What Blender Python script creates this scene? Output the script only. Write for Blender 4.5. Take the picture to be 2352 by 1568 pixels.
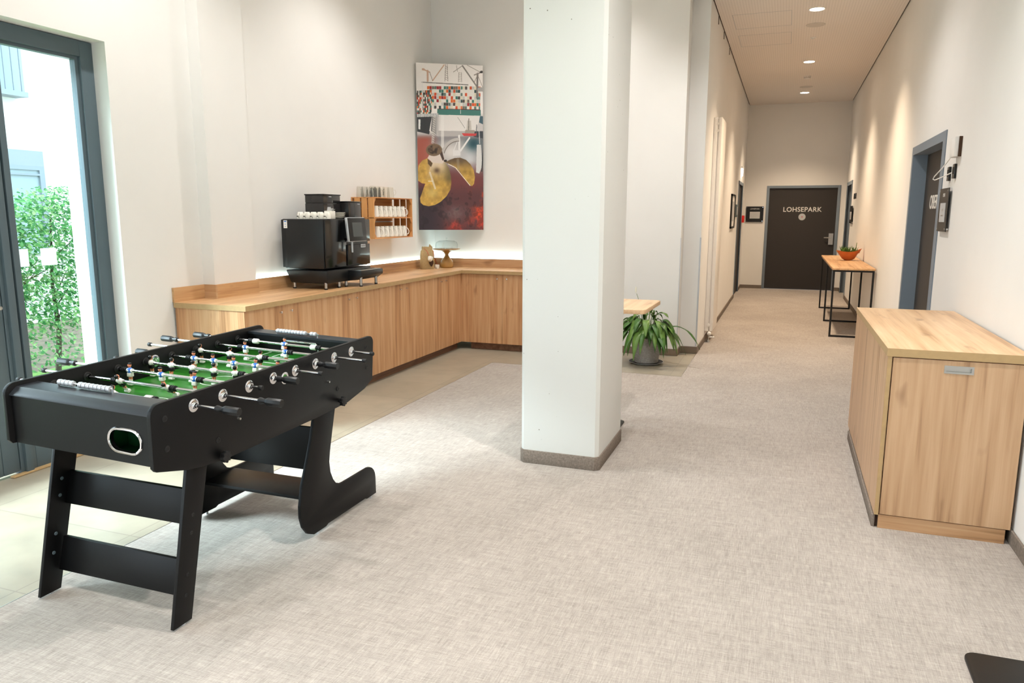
import bpy, bmesh, math, random
from mathutils import Vector, Matrix, noise
import numpy as np
PI = math.pi
random.seed(7)
for o in list(bpy.data.objects): bpy.data.objects.remove(o)
S = bpy.context.scene
COL = S.collection

# ------------------------------------------------------------------ camera
CX, CY, CZ = 0.0, 0.0, 1.6
yaw, pitch, roll, FPX = -0.35194, -0.16978, 0.0022037, 1694.56
fw = Vector((math.sin(yaw)*math.cos(pitch), math.cos(yaw)*math.cos(pitch), math.sin(pitch)))
rt = Vector((math.cos(yaw), -math.sin(yaw), 0)); up = rt.cross(fw)
r2 = math.cos(roll)*rt + math.sin(roll)*up; u2 = -math.sin(roll)*rt + math.cos(roll)*up
cam = bpy.data.cameras.new('camera'); camo = bpy.data.objects.new('camera', cam); COL.objects.link(camo)
camo.matrix_world = Matrix(((r2.x, u2.x, -fw.x, CX), (r2.y, u2.y, -fw.y, CY), (r2.z, u2.z, -fw.z, CZ), (0, 0, 0, 1)))
cam.sensor_width = 36; cam.lens = FPX/2352*36; cam.clip_start = 0.05; cam.clip_end = 200
S.camera = camo

# ------------------------------------------------------------------ light and exposure
S.view_settings.view_transform = 'Standard'; S.view_settings.look = 'None'
S.view_settings.gamma = 1; S.view_settings.use_curve_mapping = False
S.view_settings.exposure = 0.32
W = bpy.data.worlds.new('world'); S.world = W; W.use_nodes = True
bg = W.node_tree.nodes['Background']; bg.inputs[0].default_value = (0.74, 0.88, 1.0, 1); bg.inputs[1].default_value = 4.2

def area(name, loc, rot, sx, sy, power, col):
    l = bpy.data.lights.new(name, 'AREA'); l.shape = 'RECTANGLE'; l.size = sx; l.size_y = sy; l.energy = power; l.color = col
    o = bpy.data.objects.new(name, l); o.location = loc; o.rotation_euler = rot; COL.objects.link(o); return o
# daylight entering through the glazing beside and behind the camera
area('daylight_door', (-4.5, 1.9, 1.45), (0, -PI/2, 0), 2.4, 1.9, 25, (0.86, 0.95, 1.0))
area('daylight_window', (-4.5, -1.4, 1.5), (0, -PI/2, 0), 2.4, 3.0, 44, (0.86, 0.95, 1.0))
sun = bpy.data.lights.new('sun', 'SUN'); sun.energy = 10.5; sun.angle = math.radians(22); sun.color = (0.84, 0.94, 1.0)
suno = bpy.data.objects.new('sun', sun); COL.objects.link(suno); suno.rotation_euler = Vector((0.62, 0.50, -0.60)).to_track_quat('-Z', 'Y').to_euler()
WARM = (1.0, 0.775, 0.55)
def spot(name, loc, power, ang=120, col=WARM, blend=0.6, r=0.05):
    l = bpy.data.lights.new(name, 'SPOT'); l.energy = power; l.color = col; l.spot_size = math.radians(ang); l.spot_blend = blend; l.shadow_soft_size = r
    o = bpy.data.objects.new(name, l); o.location = loc; COL.objects.link(o); return o

# ------------------------------------------------------------------ materials
def newmat(name):
    m = bpy.data.materials.new(name); m.use_nodes = True
    nt = m.node_tree; b = nt.nodes['Principled BSDF']; return m, nt, b
def lin(c):
    f = lambda v: v/12.92 if v <= 0.04045 else ((v+0.055)/1.055)**2.4
    return tuple(f(v/255) for v in c) + (1,)
def mat(name, c, rough=0.5, metal=0.0, var=0.0, scale=20, bump=0.0, spec=0.5, coat=0.0, trans=0.0, ior=1.45):
    """plain surface with a slight procedural mottling"""
    m, nt, b = newmat(name); L = nt.links
    b.inputs['Roughness'].default_value = rough; b.inputs['Metallic'].default_value = metal
    b.inputs['Specular IOR Level'].default_value = spec; b.inputs['Coat Weight'].default_value = coat
    b.inputs['IOR'].default_value = ior; b.inputs['Transmission Weight'].default_value = trans
    c = lin(c); tc = nt.nodes.new('ShaderNodeTexCoord'); nz = nt.nodes.new('ShaderNodeTexNoise')
    nz.inputs['Scale'].default_value = scale; nz.inputs['Detail'].default_value = 3
    L.new(tc.outputs['Object'], nz.inputs['Vector'])
    rp = nt.nodes.new('ShaderNodeValToRGB'); v = max(var, 0.01)
    rp.color_ramp.elements[0].position = 0.3; rp.color_ramp.elements[1].position = 0.7
    rp.color_ramp.elements[0].color = tuple(x*(1-v) for x in c[:3])+(1,); rp.color_ramp.elements[1].color = tuple(min(1, x*(1+v)) for x in c[:3])+(1,)
    L.new(nz.outputs['Fac'], rp.inputs[0]); L.new(rp.outputs[0], b.inputs['Base Color'])
    if bump:
        bp = nt.nodes.new('ShaderNodeBump'); bp.inputs['Strength'].default_value = bump; bp.inputs['Distance'].default_value = 0.002
        L.new(nz.outputs['Fac'], bp.inputs['Height']); L.new(bp.outputs[0], b.inputs['Normal'])
    return m
def wood(name, axis, dark, mid, light, rough=0.42, s=1.0):
    """laminate oak: streaks running along the given axis, with darker flecks"""
    m, nt, b = newmat(name); L = nt.links; N = nt.nodes.new
    tc = N('ShaderNodeTexCoord')
    sc1 = [22*s]*3; sc1[axis] = 0.9*s; sc2 = [70*s]*3; sc2[axis] = 2.2*s; sc3 = [7*s]*3; sc3[axis] = 0.8*s
    outs = []
    for sc, det in ((sc1, 4), (sc2, 3), (sc3, 3)):
        mp = N('ShaderNodeMapping'); mp.inputs['Scale'].default_value = sc; L.new(tc.outputs['Object'], mp.inputs[0])
        nz = N('ShaderNodeTexNoise'); nz.inputs['Scale'].default_value = 1; nz.inputs['Detail'].default_value = det; nz.inputs['Distortion'].default_value = 0.3
        L.new(mp.outputs[0], nz.inputs['Vector']); outs.append(nz.outputs['Fac'])
    a = N('ShaderNodeMath'); a.operation = 'MULTIPLY'; a.inputs[1].default_value = 0.45; L.new(outs[0], a.inputs[0])
    c = N('ShaderNodeMath'); c.operation = 'MULTIPLY_ADD'; c.inputs[1].default_value = 0.25; L.new(outs[1], c.inputs[0]); L.new(a.outputs[0], c.inputs[2])
    d = N('ShaderNodeMath'); d.operation = 'MULTIPLY_ADD'; d.inputs[1].default_value = 0.30; L.new(outs[2], d.inputs[0]); L.new(c.outputs[0], d.inputs[2])
    rp = N('ShaderNodeValToRGB'); e = rp.color_ramp.elements
    e[0].position = 0.36; e[0].color = lin(dark); e[1].position = 0.62; e[1].color = lin(light)
    k = e.new(0.47); k.color = lin(mid)
    L.new(d.outputs[0], rp.inputs[0])
    sck = [9*s]*3; sck[axis] = 3.0*s; mk = N('ShaderNodeMapping'); mk.inputs['Scale'].default_value = sck; mk.inputs['Location'].default_value = (3.1, 1.7, 5.3); L.new(tc.outputs['Object'], mk.inputs[0])
    nk = N('ShaderNodeTexNoise'); nk.inputs['Scale'].default_value = 1; nk.inputs['Detail'].default_value = 2; L.new(mk.outputs[0], nk.inputs['Vector'])
    rk = N('ShaderNodeValToRGB'); rk.color_ramp.elements[0].position = 0.64; rk.color_ramp.elements[0].color = (1, 1, 1, 1); rk.color_ramp.elements[1].position = 0.76; rk.color_ramp.elements[1].color = (0.62, 0.56, 0.52, 1); L.new(nk.outputs['Fac'], rk.inputs[0])
    mxk = N('ShaderNodeMix'); mxk.data_type = 'RGBA'; mxk.blend_type = 'MULTIPLY'; mxk.inputs[0].default_value = 1; L.new(rp.outputs[0], mxk.inputs[6]); L.new(rk.outputs[0], mxk.inputs[7]); L.new(mxk.outputs[2], b.inputs['Base Color'])
    b.inputs['Roughness'].default_value = rough
    return m
def emit(name, c, s):
    m, nt, b = newmat(name); b.inputs['Base Color'].default_value = c; b.inputs['Emission Color'].default_value = c; b.inputs['Emission Strength'].default_value = s; return m
def glassmat(name, tint=(1, 1, 1), refl=0.06):
    m = bpy.data.materials.new(name); m.use_nodes = True; nt = m.node_tree; nt.nodes.clear(); N = nt.nodes.new
    o = N('ShaderNodeOutputMaterial'); mx = N('ShaderNodeMixShader'); t = N('ShaderNodeBsdfTransparent'); g = N('ShaderNodeBsdfGlossy')
    g.inputs['Roughness'].default_value = 0.02; t.inputs[0].default_value = tint+(1,)
    fr = N('ShaderNodeLayerWeight'); pw = N('ShaderNodeMath'); pw.operation = 'POWER'; pw.inputs[1].default_value = 4
    nt.links.new(fr.outputs['Facing'], pw.inputs[0])
    ad = N('ShaderNodeMath'); ad.operation = 'MULTIPLY_ADD'; ad.inputs[1].default_value = 0.6; ad.inputs[2].default_value = refl; ad.use_clamp = True
    nt.links.new(pw.outputs[0], ad.inputs[0])
    nt.links.new(ad.outputs[0], mx.inputs[0]); nt.links.new(t.outputs[0], mx.inputs[1]); nt.links.new(g.outputs[0], mx.inputs[2]); nt.links.new(mx.outputs[0], o.inputs[0])
    return m

def carpet_mat():
    m, nt, b = newmat('woven_carpet'); L = nt.links; N = nt.nodes.new
    tc = N('ShaderNodeTexCoord'); outs = []
    for sc in ((210, 14, 1), (14, 210, 1), (520, 90, 1), (90, 520, 1), (1.6, 1.6, 1), (44, 5, 1), (5, 44, 1)):
        mp = N('ShaderNodeMapping'); mp.inputs['Scale'].default_value = sc; L.new(tc.outputs['Object'], mp.inputs[0])
        nz = N('ShaderNodeTexNoise'); nz.inputs['Scale'].default_value = 1; nz.inputs['Detail'].default_value = 2; L.new(mp.outputs[0], nz.inputs['Vector']); outs.append(nz.outputs['Fac'])
    acc = None
    for o, w in zip(outs, (0.22, 0.21, 0.13, 0.13, 0.11, 0.10, 0.10)):
        q = N('ShaderNodeMath'); q.operation = 'MULTIPLY_ADD'; q.inputs[1].default_value = w; L.new(o, q.inputs[0])
        if acc: L.new(acc.outputs[0], q.inputs[2])
        else: q.inputs[2].default_value = 0
        acc = q
    rp = N('ShaderNodeValToRGB'); e = rp.color_ramp.elements
    e[0].position = 0.36; e[0].color = lin((130, 122, 115)); e[1].position = 0.64; e[1].color = lin((190, 181, 172))
    L.new(acc.outputs[0], rp.inputs[0]); L.new(rp.outputs[0], b.inputs['Base Color'])
    b.inputs['Roughness'].default_value = 0.95; b.inputs['Specular IOR Level'].default_value = 0.15
    bp = N('ShaderNodeBump'); bp.inputs['Strength'].default_value = 0.25; bp.inputs['Distance'].default_value = 0.002; L.new(acc.outputs[0], bp.inputs['Height']); L.new(bp.outputs[0], b.inputs['Normal'])
    return m
def tile_mat():
    m, nt, b = newmat('stone_tile'); L = nt.links; N = nt.nodes.new
    tc = N('ShaderNodeTexCoord'); br = N('ShaderNodeTexBrick'); mp = N('ShaderNodeMapping'); mp.inputs['Location'].default_value = (0.02, 0.37, 0)
    L.new(tc.outputs['Object'], mp.inputs[0]); L.new(mp.outputs[0], br.inputs['Vector'])
    br.offset = 0; br.inputs['Scale'].default_value = 1; br.inputs['Brick Width'].default_value = 1.0; br.inputs['Row Height'].default_value = 0.6
    br.inputs['Mortar Size'].default_value = 0.004; br.inputs['Mortar Smooth'].default_value = 0.2
    br.inputs['Color1'].default_value = lin((156, 147, 129)); br.inputs['Color2'].default_value = lin((161, 152, 134)); br.inputs['Mortar'].default_value = lin((140, 131, 116))
    nz = N('ShaderNodeTexNoise'); nz.inputs['Scale'].default_value = 5; nz.inputs['Detail'].default_value = 6; L.new(tc.outputs['Object'], nz.inputs['Vector'])
    rp = N('ShaderNodeValToRGB'); rp.color_ramp.elements[0].color = (0.72, 0.72, 0.72, 1); rp.color_ramp.elements[1].color = (1.2, 1.2, 1.2, 1); L.new(nz.outputs['Fac'], rp.inputs[0])
    mx = N('ShaderNodeMix'); mx.data_type = 'RGBA'; mx.blend_type = 'MULTIPLY'; mx.inputs[0].default_value = 1
    L.new(br.outputs['Color'], mx.inputs[6]); L.new(rp.outputs[0], mx.inputs[7]); L.new(mx.outputs[2], b.inputs['Base Color'])
    b.inputs['Roughness'].default_value = 0.32
    return m
def perforated_mat():
    m, nt, b = newmat('perforated_ceiling'); L = nt.links; N = nt.nodes.new
    tc = N('ShaderNodeTexCoord'); vo = N('ShaderNodeTexVoronoi'); vo.inputs['Randomness'].default_value = 0; vo.inputs['Scale'].default_value = 33
    L.new(tc.outputs['Object'], vo.inputs['Vector']); rp = N('ShaderNodeValToRGB')
    rp.color_ramp.elements[0].position = 0.22; rp.color_ramp.elements[0].color = lin((219, 211, 203)); rp.color_ramp.elements[1].position = 0.3; rp.color_ramp.elements[1].color = lin((234, 226, 218))
    L.new(vo.outputs['Distance'], rp.inputs[0]); L.new(rp.outputs[0], b.inputs['Base Color']); b.inputs['Roughness'].default_value = 0.9
    return m
def speckle_concrete():
    m, nt, b = newmat('painted_concrete'); L = nt.links; N = nt.nodes.new
    tc = N('ShaderNodeTexCoord'); vo = N('ShaderNodeTexVoronoi'); vo.inputs['Scale'].default_value = 17
    L.new(tc.outputs['Object'], vo.inputs['Vector']); rp = N('ShaderNodeValToRGB')
    rp.color_ramp.elements[0].position = 0.05; rp.color_ramp.elements[0].color = lin((110, 104, 92)); rp.color_ramp.elements[1].position = 0.075; rp.color_ramp.elements[1].color = lin((211, 211, 206))
    nz = N('ShaderNodeTexNoise'); nz.inputs['Scale'].default_value = 3; L.new(tc.outputs['Object'], nz.inputs['Vector'])
    mx = N('ShaderNodeMix'); mx.data_type = 'RGBA'; rr = N('ShaderNodeValToRGB'); rr.color_ramp.elements[0].position = 0.5; rr.color_ramp.elements[1].position = 0.56
    L.new(nz.outputs['Fac'], rr.inputs[0]); L.new(rr.outputs[0], mx.inputs[0]); L.new(vo.outputs['Distance'], rp.inputs[0]); mx.inputs[6].default_value = lin((211, 211, 206)); L.new(rp.outputs[0], mx.inputs[7])
    L.new(mx.outputs[2], b.inputs['Base Color']); b.inputs['Roughness'].default_value = 0.7
    return m

M = {}
M['wall'] = mat('white_plaster', (233, 231, 227), 0.9, var=0.01, scale=3, spec=0.2)
M['ceil'] = mat('ceiling_paint', (233, 230, 226), 0.9, spec=0.2)
M['carpet'] = carpet_mat(); M['tile'] = tile_mat(); M['perf'] = perforated_mat(); M['concrete'] = speckle_concrete()
M['skirt'] = mat('carpet_skirting', (128, 117, 107), 0.95, var=0.22, scale=90, spec=0.1)
M['skirt_tile'] = mat('tile_skirting', (122, 106, 88), 0.5, var=0.1, scale=8)
M['oak_z'] = wood('oak_upright', 2, (156, 108, 70), (198, 149, 105), (216, 174, 132))
M['oak_y'] = wood('oak_lengthwise', 1, (164, 118, 76), (200, 156, 110), (216, 178, 134))
M['oak_x'] = wood('oak_crosswise', 0, (150, 110, 74), (186, 144, 104), (202, 166, 128))
M['loak_z'] = wood('pale_oak_upright', 2, (150, 112, 80), (188, 150, 113), (204, 168, 132))
M['loak_y'] = wood('pale_oak_top', 1, (180, 142, 104), (208, 172, 132), (222, 190, 152))
M['oakedge'] = mat('oak_edge_band', (180, 150, 106), 0.45, var=0.05, scale=30)
M['plinth'] = wood('dark_plinth_oak', 1, (92, 62, 44), (116, 82, 62), (134, 98, 76))
M['pine'] = wood('crate_pine', 2, (170, 104, 52), (206, 142, 80), (220, 162, 100))
M['pine_y'] = wood('crate_pine_lengthwise', 1, (176, 108, 56), (208, 144, 84), (222, 164, 104))
M['black'] = mat('black_board', (12, 12, 13), 0.42, var=0.05, scale=200, bump=0.05, spec=0.28)
M['blackedge'] = mat('black_edging', (34, 34, 36), 0.35)
M['gloss'] = mat('gloss_black', (12, 12, 13), 0.16, coat=0.2)
M['satin'] = mat('satin_black_plastic', (20, 21, 23), 0.38)
M['rubber'] = mat('black_rubber', (16, 16, 17), 0.55)
M['chrome'] = mat('chrome', (225, 225, 228), 0.09, 1.0)
M['steel'] = mat('brushed_steel', (190, 188, 184), 0.28, 1.0)
M['silver'] = mat('silver_plastic', (200, 202, 206), 0.3, 0.4)
M['blackmetal'] = mat('black_steel', (22, 20, 19), 0.45, 0.2)
M['frame'] = mat('anthracite_frame', (86, 101, 108), 0.4, 0.0)
M['doorframe'] = mat('blue_grey_door_frame', (124, 136, 148), 0.5)
M['doorleaf'] = mat('dark_door_leaf', (52, 48, 46), 0.6)
M['white'] = mat('white_gloss', (238, 236, 230), 0.3)
M['porc'] = mat('porcelain', (240, 236, 226), 0.12, coat=0.4)
M['whitemat'] = mat('white_matt', (236, 234, 230), 0.6)
M['radiator'] = mat('radiator_enamel', (240, 234, 226), 0.35)
M['letter'] = mat('white_lettering', (225, 222, 216), 0.5)
M['paper'] = mat('grey_paper', (190, 190, 190), 0.6)
M['speaker'] = mat('speaker_grille', (208, 201, 193), 0.7)
M['railtop'] = mat('rail_laminate_sheen', (38, 41, 45), 0.3, var=0.05, scale=200)  # bluish sheen of the black top rails put into a lighter base colour
M['screen'] = mat('dark_grey_screen', (70, 74, 72), 0.15)
M['smoke'] = mat('smoked_plastic', (38, 36, 36), 0.1, coat=0.3)
M['green'] = mat('field_green', (38, 112, 30), 0.3, var=0.05)
M['green2'] = mat('field_green_dark', (28, 94, 24), 0.3, var=0.05)
M['darkgreen'] = mat('ball_return_green', (8, 60, 26), 0.4)
M['line'] = mat('field_line', (235, 240, 232), 0.3)
M['skin'] = mat('figure_skin', (222, 140, 104), 0.3)
M['blue'] = mat('figure_blue', (40, 108, 200), 0.3)
M['figw'] = mat('figure_white', (238, 236, 228), 0.25)
M['figk'] = mat('figure_black', (18, 16, 16), 0.25)
M['terra'] = mat('terracotta_orange', (196, 104, 50), 0.45, var=0.06)
M['soil'] = mat('potting_soil', (50, 38, 28), 0.95, var=0.3, scale=60)
M['leaf'] = mat('lily_leaf', (62, 100, 40), 0.38, var=0.25, scale=14)
M['leaf2'] = mat('lily_leaf_light', (92, 124, 54), 0.38, var=0.2, scale=14)
M['leafy'] = mat('yellowed_leaf', (186, 150, 60), 0.5, var=0.2)
M['basket'] = mat('grey_wicker', (160, 156, 150), 0.7, var=0.15, scale=60)
M['basketdk'] = mat('wicker_gaps', (60, 54, 50), 0.9)
M['spathe'] = mat('white_bloom', (240, 236, 220), 0.4)
M['stem'] = mat('green_stem', (110, 130, 70), 0.5)
M['succ'] = mat('succulent_green', (84, 120, 52), 0.45, var=0.25, scale=40)
M['red'] = mat('alarm_red', (200, 36, 30), 0.35)
M['burlap'] = mat('burlap', (176, 152, 110), 0.95, var=0.18, scale=160, bump=0.5)
M['print_brown'] = mat('brown_print', (74, 54, 40), 0.9)
M['brass'] = mat('mango_wood_gold', (166, 124, 66), 0.35, var=0.15, scale=10)
M['redstring'] = mat('red_string', (190, 40, 36), 0.8)
M['brasslip'] = mat('brass_cam', (170, 140, 80), 0.3, 1.0)
m_, nt_, b_ = newmat('translucent_film'); tl_ = nt_.nodes.new('ShaderNodeBsdfTranslucent'); mx_ = nt_.nodes.new('ShaderNodeMixShader'); mx_.inputs[0].default_value = 0.6; tl_.inputs[0].default_value = (0.9, 0.92, 0.92, 1)
nt_.links.new(b_.outputs[0], mx_.inputs[1]); nt_.links.new(tl_.outputs[0], mx_.inputs[2]); nt_.links.new(mx_.outputs[0], nt_.nodes['Material Output'].inputs[0]); b_.inputs['Base Color'].default_value = (0.85, 0.87, 0.87, 1)
M['film'] = m_
M['glass'] = glassmat('window_glass', (0.93, 0.985, 0.99), 0.05)
M['dome'] = glassmat('clear_glass', (0.97, 0.985, 0.985), 0.05)
M['tumbler'] = glassmat('drinking_glass', (0.975, 0.975, 0.955), 0.05)
M['led'] = emit('led_strip_glow', (0.70, 0.95, 1.0, 1), 22)
M['lampglow'] = emit('lamp_glow', (1.0, 0.86, 0.7, 1), 30)
M['exitglow'] = emit('exit_sign_glow', (0.82, 0.92, 1.0, 1), 9)
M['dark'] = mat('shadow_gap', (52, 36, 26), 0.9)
M['facade'] = mat('white_render', (225, 225, 222), 0.9)
M['facwin'] = mat('facade_glazing', (150, 166, 172), 0.15)
M['rail'] = mat('balcony_rail', (140, 150, 158), 0.5)
M['soilg'] = mat('garden_soil', (120, 108, 90), 0.95, var=0.3, scale=8)
M['grass'] = mat('lawn', (120, 160, 80), 0.9, var=0.3, scale=40)
def leafmat(name, c):
    m = mat(name, c, 0.4, var=0.2, scale=9); nt = m.node_tree; p = nt.nodes['Principled BSDF']; tl = nt.nodes.new('ShaderNodeBsdfTranslucent'); mx = nt.nodes.new('ShaderNodeMixShader'); mx.inputs[0].default_value = 0.45
    nt.links.new(nt.nodes['Color Ramp'].outputs[0], tl.inputs[0]); nt.links.new(p.outputs[0], mx.inputs[1]); nt.links.new(tl.outputs[0], mx.inputs[2]); nt.links.new(mx.outputs[0], nt.nodes['Material Output'].inputs[0]); return m
M['hedge1'] = leafmat('hedge_leaf_dark', (74, 138, 84)); M['hedge2'] = leafmat('hedge_leaf_mid', (116, 176, 112)); M['hedge3'] = leafmat('hedge_leaf_pale', (176, 210, 150))
M['bark'] = mat('bark', (70, 60, 52), 0.9, var=0.2)

# ------------------------------------------------------------------ mesh builder
class MB:
    def __init__(self, off=(0, 0, 0), T=None):
        self.v = []; self.f = []; self.m = []; self.off = Vector(off); self.T = T
    def raw(self, vs, fs, mi=0):
        n = len(self.v); self.v += [Vector(p) for p in vs]; self.f += [tuple(i+n for i in f) for f in fs]; self.m += [mi]*len(fs); return self
    def box(self, x0, x1, y0, y1, z0, z1, bev=0, mi=0, seg=2):
        x0, x1 = min(x0, x1), max(x0, x1); y0, y1 = min(y0, y1), max(y0, y1); z0, z1 = min(z0, z1), max(z0, z1)
        vs = [(x0,y0,z0),(x1,y0,z0),(x1,y1,z0),(x0,y1,z0),(x0,y0,z1),(x1,y0,z1),(x1,y1,z1),(x0,y1,z1)]
        fs = [(0,3,2,1),(4,5,6,7),(0,1,5,4),(1,2,6,5),(2,3,7,6),(3,0,4,7)]
        if bev: return self.bevraw(vs, fs, bev, mi, seg)
        return self.raw(vs, fs, mi)
    def bevraw(self, vs, fs, bev, mi=0, seg=2):
        bm = bmesh.new(); bv = [bm.verts.new(p) for p in vs]
        for f in fs: bm.faces.new([bv[i] for i in f])
        bm.normal_update()
        bmesh.ops.bevel(bm, geom=list(bm.edges), offset=bev, segments=seg, profile=0.5, affect='EDGES', clamp_overlap=True)
        bm.verts.index_update()
        self.raw([v.co.copy() for v in bm.verts], [tuple(v.index for v in f.verts) for f in bm.faces], mi); bm.free(); return self
    def prism(self, poly, a0, a1, axis=0, mi=0, bev=0):
        """2-D polygon extruded along an axis; polygon coordinates are the other two axes in order"""
        def P(p, a):
            q = [p[0], p[1]]; q.insert(axis, a); return tuple(q)
        n = len(poly); vs = [P(p, a0) for p in poly]+[P(p, a1) for p in poly]
        fs = [tuple(range(n))[::-1], tuple(range(n, 2*n))]+[(i, (i+1) % n, n+(i+1) % n, n+i) for i in range(n)]
        if bev: return self.bevraw(vs, fs, bev, mi)
        return self.raw(vs, fs, mi)
    def cyl(self, p0, p1, r0, r1=None, n=16, mi=0, caps=True):
        r1 = r0 if r1 is None else r1; p0 = Vector(p0); p1 = Vector(p1); d = (p1-p0).normalized()
        a = d.orthogonal().normalized(); b = d.cross(a)
        vs = [p0+(a*math.cos(2*PI*i/n)+b*math.sin(2*PI*i/n))*r0 for i in range(n)]+[p1+(a*math.cos(2*PI*i/n)+b*math.sin(2*PI*i/n))*r1 for i in range(n)]
        fs = [(i, (i+1) % n, n+(i+1) % n, n+i) for i in range(n)]
        if caps: fs += [tuple(range(n))[::-1], tuple(range(n, 2*n))]
        return self.raw(vs, fs, mi)
    def lathe(self, prof, c=(0, 0, 0), n=24, mi=0, d=(0, 0, 1), close=False):
        """profile of (radius, height) pairs turned round direction d"""
        d = Vector(d).normalized(); a = d.orthogonal().normalized(); b = d.cross(a); c = Vector(c); vs = []
        for r, h in prof:
            vs += [c+d*h+(a*math.cos(2*PI*i/n)+b*math.sin(2*PI*i/n))*max(r, 1e-5) for i in range(n)]
        k = len(prof); fs = []
        for j in range(k-1):
            fs += [(j*n+i, j*n+(i+1) % n, (j+1)*n+(i+1) % n, (j+1)*n+i) for i in range(n)]
        if close: fs += [((k-1)*n+i, (k-1)*n+(i+1) % n, (i+1) % n, i) for i in range(n)]
        return self.raw(vs, fs, mi)
    def tube(self, pts, r, n=8, mi=0, closed=False):
        pts = [Vector(p) for p in pts]; k = len(pts); vs = []; prev = None
        for i, p in enumerate(pts):
            q0 = pts[i-1] if (i > 0 or closed) else p; q1 = pts[(i+1) % k] if (i < k-1 or closed) else p
            t = (q1-q0).normalized()
            if prev is None: a = t.orthogonal().normalized()
            else:
                a = prev-t*prev.dot(t); a = a.normalized() if a.length > 1e-6 else t.orthogonal().normalized()
            prev = a; b = t.cross(a); rr = r[i] if isinstance(r, (list, tuple)) else r
            vs += [p+(a*math.cos(2*PI*j/n)+b*math.sin(2*PI*j/n))*rr for j in range(n)]
        fs = []
        for i in range(k if closed else k-1):
            i2 = (i+1) % k; fs += [(i*n+j, i*n+(j+1) % n, i2*n+(j+1) % n, i2*n+j) for j in range(n)]
        if not closed: fs += [tuple(range(n))[::-1], tuple(range((k-1)*n, k*n))]
        return self.raw(vs, fs, mi)
    def ball(self, c, rx, ry=None, rz=None, n=12, m=8, mi=0):
        ry = rx if ry is None else ry; rz = rx if rz is None else rz; c = Vector(c); vs = [c+Vector((0, 0, rz))]; fs = []
        for j in range(1, m):
            t = PI*j/m; vs += [c+Vector((rx*math.sin(t)*math.cos(2*PI*i/n), ry*math.sin(t)*math.sin(2*PI*i/n), rz*math.cos(t))) for i in range(n)]
        vs.append(c-Vector((0, 0, rz)))
        fs += [(0, 1+i, 1+(i+1) % n) for i in range(n)]
        for j in range(m-2): fs += [(1+j*n+i, 1+(j+1)*n+i, 1+(j+1)*n+(i+1) % n, 1+j*n+(i+1) % n) for i in range(n)]
        e = len(vs)-1; fs += [(e, 1+(m-2)*n+(i+1) % n, 1+(m-2)*n+i) for i in range(n)]
        return self.raw(vs, fs, mi)
    def build(self, name, mats, parent=None, smooth=True, fixn=True):
        me = bpy.data.meshes.new(name); T = self.T
        vs = [((Vector(T(p)) if T else p)-self.off) for p in self.v]
        me.from_pydata([tuple(p) for p in vs], [], self.f)
        mats = mats if isinstance(mats, (list, tuple)) else [mats]
        for q in mats: me.materials.append(q)
        me.polygons.foreach_set('material_index', self.m)
        if fixn:
            bm = bmesh.new(); bm.from_mesh(me); bmesh.ops.recalc_face_normals(bm, faces=bm.faces); bm.to_mesh(me); bm.free()
        if smooth:
            me.polygons.foreach_set('use_smooth', [True]*len(me.polygons)); me.set_sharp_from_angle(angle=math.radians(38))
        me.update()
        o = bpy.data.objects.new(name, me); COL.objects.link(o)
        if parent is not None: o.parent = parent
        else: o.location = self.off
        return o

def tag(o, label=None, cat=None, group=None, kind=None):
    if label: o['label'] = label
    if cat: o['category'] = cat
    if group: o['group'] = group
    if kind: o['kind'] = kind
    return o
def thing(name, loc, label, cat, group=None, rz=0):
    o = bpy.data.objects.new(name, None); o.empty_display_size = 0.05; COL.objects.link(o); o.location = loc; o.rotation_euler = (0, 0, rz)
    return tag(o, label, cat, group)
def struct(mb, name, m, smooth=False):
    o = mb.build(name, m, smooth=smooth); o['kind'] = 'structure'; return o
def dup(root, loc=None, label=None, rot=None):
    """copy of a thing with copies of its parts and sub-parts; mesh data shared"""
    c = root.copy(); COL.objects.link(c)
    if loc is not None: c.location = loc
    if rot is not None: c.rotation_euler = rot
    if label: c['label'] = label
    def rec(src, dst):
        for ch in list(src.children):
            q = ch.copy(); COL.objects.link(q); q.parent = dst; rec(ch, q)
    rec(root, c); return c
def text_mesh(name, txt, size, m, origin, xdir, ydir, parent=None, off=(0, 0, 0), spacing=1.0, depth=0.0015, sx=1.0, bold=0.0):
    cu = bpy.data.curves.new(name, 'FONT'); cu.body = txt; cu.size = size; cu.extrude = depth; cu.align_x = 'CENTER'; cu.align_y = 'CENTER'; cu.space_character = spacing; cu.offset = bold
    t = bpy.data.objects.new('tmp', cu); COL.objects.link(t); dg = bpy.context.evaluated_depsgraph_get(); dg.update()
    me = bpy.data.meshes.new_from_object(t.evaluated_get(dg)); bpy.data.objects.remove(t); bpy.data.curves.remove(cu)
    xd = Vector(xdir).normalized(); yd = Vector(ydir).normalized(); zd = xd.cross(yd); og = Vector(origin)-Vector(off)
    for v in me.vertices: v.co = og+xd*v.co.x*sx+yd*v.co.y+zd*v.co.z
    me.materials.clear(); me.materials.append(m); me.name = name
    o = bpy.data.objects.new(name, me); COL.objects.link(o)
    if parent is not None: o.parent = parent
    return o

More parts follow.
